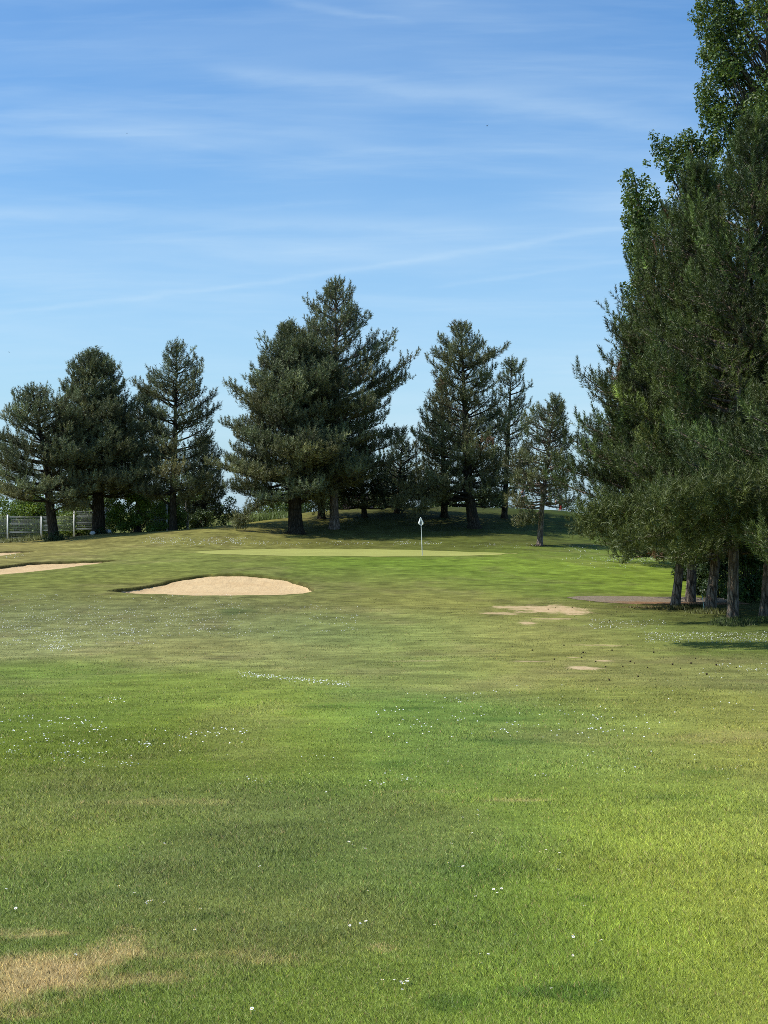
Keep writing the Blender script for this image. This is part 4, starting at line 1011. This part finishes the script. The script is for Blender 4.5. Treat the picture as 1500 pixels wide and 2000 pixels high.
# ------------------------------------------------------------------ birds
def bird(label, px, py, Y, span, seed, rz):
    p = np.array(W(px, py, Y)); r4 = random.Random(seed)
    root = empty('bird', p, label, 'bird', 'birds in the sky')
    tb = Tubes(); L = span * .45
    tb.add([(p[0] - L * .6, p[1], p[2] + L * .06), (p[0] - L * .42, p[1], p[2] + L * .05), (p[0] - L * .1, p[1], p[2]), (p[0] + L * .25, p[1], p[2]), (p[0] + L * .6, p[1], p[2] - L * .02)], [L * .015, L * .11, L * .19, L * .12, L * .03], 8)
    tb.build('body', M['bird'], root)
    for sg in (-1, 1):
        V = [(0.12, 0, .03), (-.22, 0, .03), (-.12, sg * .25, .16), (.16, sg * .28, .15), (.38, sg * .52, .22 if sg > 0 else .30)]
        V = p + np.array(V) * np.array([L * 1.4, span, span * .9])
        mesh_np('wing', V, np.array([[0, 1, 2], [0, 2, 3], [3, 2, 4]]), M['bird'], root)
    root.rotation_euler[2] = rz
bird('small dark bird high in the sky above the broad pine', 951, 246, 70, .18, 1, .6)
bird('tiny dark bird at the left edge above the leftmost pine', 18, 688, 90, .18, 2, -.4)
bird('faint tiny bird in the upper left of the sky', 248, 261, 110, .16, 3, .2)

# ------------------------------------------------------------------ pine cones on the thin grass
def cone_mesh():
    k, m_ = 8, 9; V = []
    for j in range(m_):
        f = j / (m_ - 1); r_ = math.sin(math.pi * min(1, f * .92 + .05)) ** .7 * .032 * (1.18 if j % 2 else .86)
        for i in range(k):
            a = (i + .5 * (j % 2)) * 6.283 / k; V.append((f * .085 - .042, r_ * math.cos(a), r_ * math.sin(a) + .028))
    I = np.arange(k * m_).reshape(m_, k); J = np.roll(I, -1, 1)
    return np.array(V), np.stack([I[:-1], J[:-1], J[1:], I[1:]], -1).reshape(-1, 4)
cq = [(1000,1263),(995,1258),(1400,1346)]
cq = [(1000,1263),(995,1259),(1083,1288),(1197,1272),(1224,1260),(1143,1276),(1136,1285),(1240,1296),(1184,1303),(1216,1303),(1231,1293),(1169,1257),(1139,1276),(1162,1294),(1188,1195),(1205,1196),(1070,1190),(1085,1188),(1117,1187),(1122,1204),(1190,1213),(1276,1275),(1358,1287),(1350,1297),(1315,1299),(1060,1223),(1330,1308),(1264,1304),(1300,1290),(1100,1262),(1190,1330),(1245,1322),(1042,1272),(1400,1300),(1440,1305),(1380,1318)]
c0 = None
r5 = np.random.default_rng(21)
for i, (a, b) in enumerate(cq):
    p = G(a + r5.normal(0, 1), b + r5.normal(0, .6))
    if c0 is None:
        V, Fq = cone_mesh(); c0 = mesh_np('pine_cone', V, Fq, M['cone'], origin=(0, 0, 0), smooth=False); oc = c0
        tag(c0, 'dark fallen pine cone lying on the thin grass in front of the grove', 'pine cone', 'fallen pine cones')
    else:
        oc = c0.copy(); COL.objects.link(oc)
    oc.location = p; oc.rotation_euler = (0, 0, float(r5.uniform(0, 6.28))); s_ = float(r5.uniform(.35, .65)); oc.scale = (s_,) * 3

# ------------------------------------------------------------------ people on the crest
def skinned(name, joints, edges, mat, parent, sub=2):
    """joints: {key: ((x,y,z), radius)} in the person's own frame"""
    keys = list(joints); me = bpy.data.meshes.new(name)
    me.from_pydata([joints[k][0] for k in keys], [(keys.index(a), keys.index(b)) for a, b in edges], [])
    o = bpy.data.objects.new(name, me); COL.objects.link(o)
    o.modifiers.new('skin', 'SKIN')
    for i, k in enumerate(keys):
        r_ = joints[k][1]; r_ = r_ if isinstance(r_, tuple) else (r_, r_); me.skin_vertices[0].data[i].radius = r_
        me.skin_vertices[0].data[i].use_root = (i == 0)
    sb = o.modifiers.new('sub', 'SUBSURF'); sb.levels = sb.render_levels = sub
    me.materials.append(mat); o.parent = parent
    return o
def person(label, px, py, Y, J, top_mat, leg_mat, rz=0, extra=None):
    p = np.array(W(px, py, Y)); p[2] = T(p[0], p[1])
    root = empty('person', p, label, 'person', 'people on the crest of the mound'); root.rotation_euler[2] = rz
    E = [('pel', 'wai'), ('wai', 'che'), ('che', 'nec'), ('nec', 'hed'), ('hed', 'crn')]
    for s in 'LR':
        E += [('pel', 'hip' + s), ('hip' + s, 'kne' + s), ('kne' + s, 'ank' + s), ('ank' + s, 'toe' + s), ('che', 'sho' + s), ('sho' + s, 'elb' + s), ('elb' + s, 'wri' + s), ('wri' + s, 'han' + s)]
        for f in range(4): E.append(('han' + s, f'f{f}' + s))
        E.append(('wri' + s, 'thu' + s))
        h_ = np.array(J['han' + s][0]); w_ = np.array(J['wri' + s][0]); d_ = (h_ - w_) / (np.linalg.norm(h_ - w_) + 1e-9); sd2 = np.cross(d_, [0, 0, 1.]); sd2 = sd2 / (np.linalg.norm(sd2) + 1e-6) if np.linalg.norm(sd2) > .2 else np.array([0, 1., 0])
        for f in range(4): J[f'f{f}' + s] = (tuple(h_ + d_ * (.075, .088, .085, .066)[f] + sd2 * (f - 1.5) * .02), .008)
        J['thu' + s] = (tuple(w_ + d_ * .07 + sd2 * .055), .009)
    skinned('body', J, E, M['skin'], root)
    up = lambda k, g_: (J[k][0], tuple(np.array(J[k][1] if isinstance(J[k][1], tuple) else (J[k][1],) * 2) + g_))
    sh = {k: up(k, .016) for k in ('wai', 'che')}; sh['pel'] = up('pel', .012)
    for s in 'LR': sh['sho' + s] = up('sho' + s, .018); sh['elb' + s] = up('elb' + s, .016)
    shirt = {k: sh[k] for k in ('wai', 'pel', 'che', 'shoL', 'elbL', 'shoR', 'elbR')}
    skinned('shirt', shirt, [('wai', 'pel'), ('wai', 'che'), ('che', 'shoL'), ('che', 'shoR'), ('shoL', 'elbL'), ('shoR', 'elbR')], top_mat, root)
    tr = {'pel': up('pel', .020)}
    for s in 'LR':
        for k in ('hip', 'kne', 'ank'): tr[k + s] = up(k + s, .022)
    skinned('trousers', tr, [('pel', 'hip' + s) for s in 'LR'] + [('hip' + s, 'kne' + s) for s in 'LR'] + [('kne' + s, 'ank' + s) for s in 'LR'], leg_mat, root)
    hd = np.array(J['hed'][0]); cr = np.array(J['crn'][0]); ax_ = (cr - hd) / np.linalg.norm(cr - hd)
    skinned('hair', {'a': (tuple(cr - ax_ * .05 + [.02, 0, .0]), .095), 'b': (tuple(cr + ax_ * .02), .06)}, [('a', 'b')], M['hair'], root)
    for s in 'LR':
        a_, t_ = np.array(J['ank' + s][0]), np.array(J['toe' + s][0])
        skinned('shoe', {'a': (tuple(a_ - [0, 0, .03]), .052), 'b': (tuple(t_ * .6 + a_ * .4 - [0, 0, .02]), .045), 'c': (tuple(t_), .036)}, [('a', 'b'), ('b', 'c')], M['shoe'], root, 1)
    return root
# facing -x in the person's frame
stand = {'pel': ((0, 0, .95), (.13, .16)), 'wai': ((0, 0, 1.10), (.115, .145)), 'che': ((.01, 0, 1.33), (.125, .17)), 'nec': ((0, 0, 1.50), .055), 'hed': ((-.02, 0, 1.60), .085), 'crn': ((-.01, 0, 1.70), .08)}
for s, q in (('L', -1), ('R', 1)):
    stand.update({'hip' + s: ((0, q * .10, .88), .088), 'kne' + s: ((-.02, q * .12, .49), .058), 'ank' + s: ((.02, q * .13, .09), .04), 'toe' + s: ((-.15, q * .15, .035), .03),
                  'sho' + s: ((.01, q * .19, 1.41), .055), 'elb' + s: ((.04, q * .25, 1.12), .042), 'wri' + s: ((-.10, q * .20, .90), .03), 'han' + s: ((-.14, q * .19, .84), .03)})
bent = {'pel': ((.10, 0, .93), (.13, .16)), 'wai': ((.02, 0, 1.06), (.115, .145)), 'che': ((-.20, 0, 1.18), (.125, .17)), 'nec': ((-.38, 0, 1.24), .055), 'hed': ((-.48, 0, 1.22), .085), 'crn': ((-.57, 0, 1.25), .08)}
for s, q in (('L', -1), ('R', 1)):
    bent.update({'hip' + s: ((.08, q * .10, .87), .09), 'kne' + s: ((.0, q * .15, .49), .06), 'ank' + s: ((.05, q * .18, .09), .04), 'toe' + s: ((-.12, q * .20, .035), .03),
                 'sho' + s: ((-.27, q * .18, 1.20), .055), 'elb' + s: ((-.30, q * .18, .92), .042), 'wri' + s: ((-.36, q * .08, .70), .03), 'han' + s: ((-.38, q * .06, .64), .03)})
person('person in a pale blue shirt and dark trousers standing on the crest', 1021, 996, 115.5, stand, M['paleblue'], M['navy'], .5)
person('person in red trousers and a blue shirt bending forward on the crest', 1094, 999, 115.0, bent, M['blue'], M['red'], .2)

print('TUFTS', cnt, 'daisies', len(DP), 'blades', nb, 'ground', len(Q), X.shape)
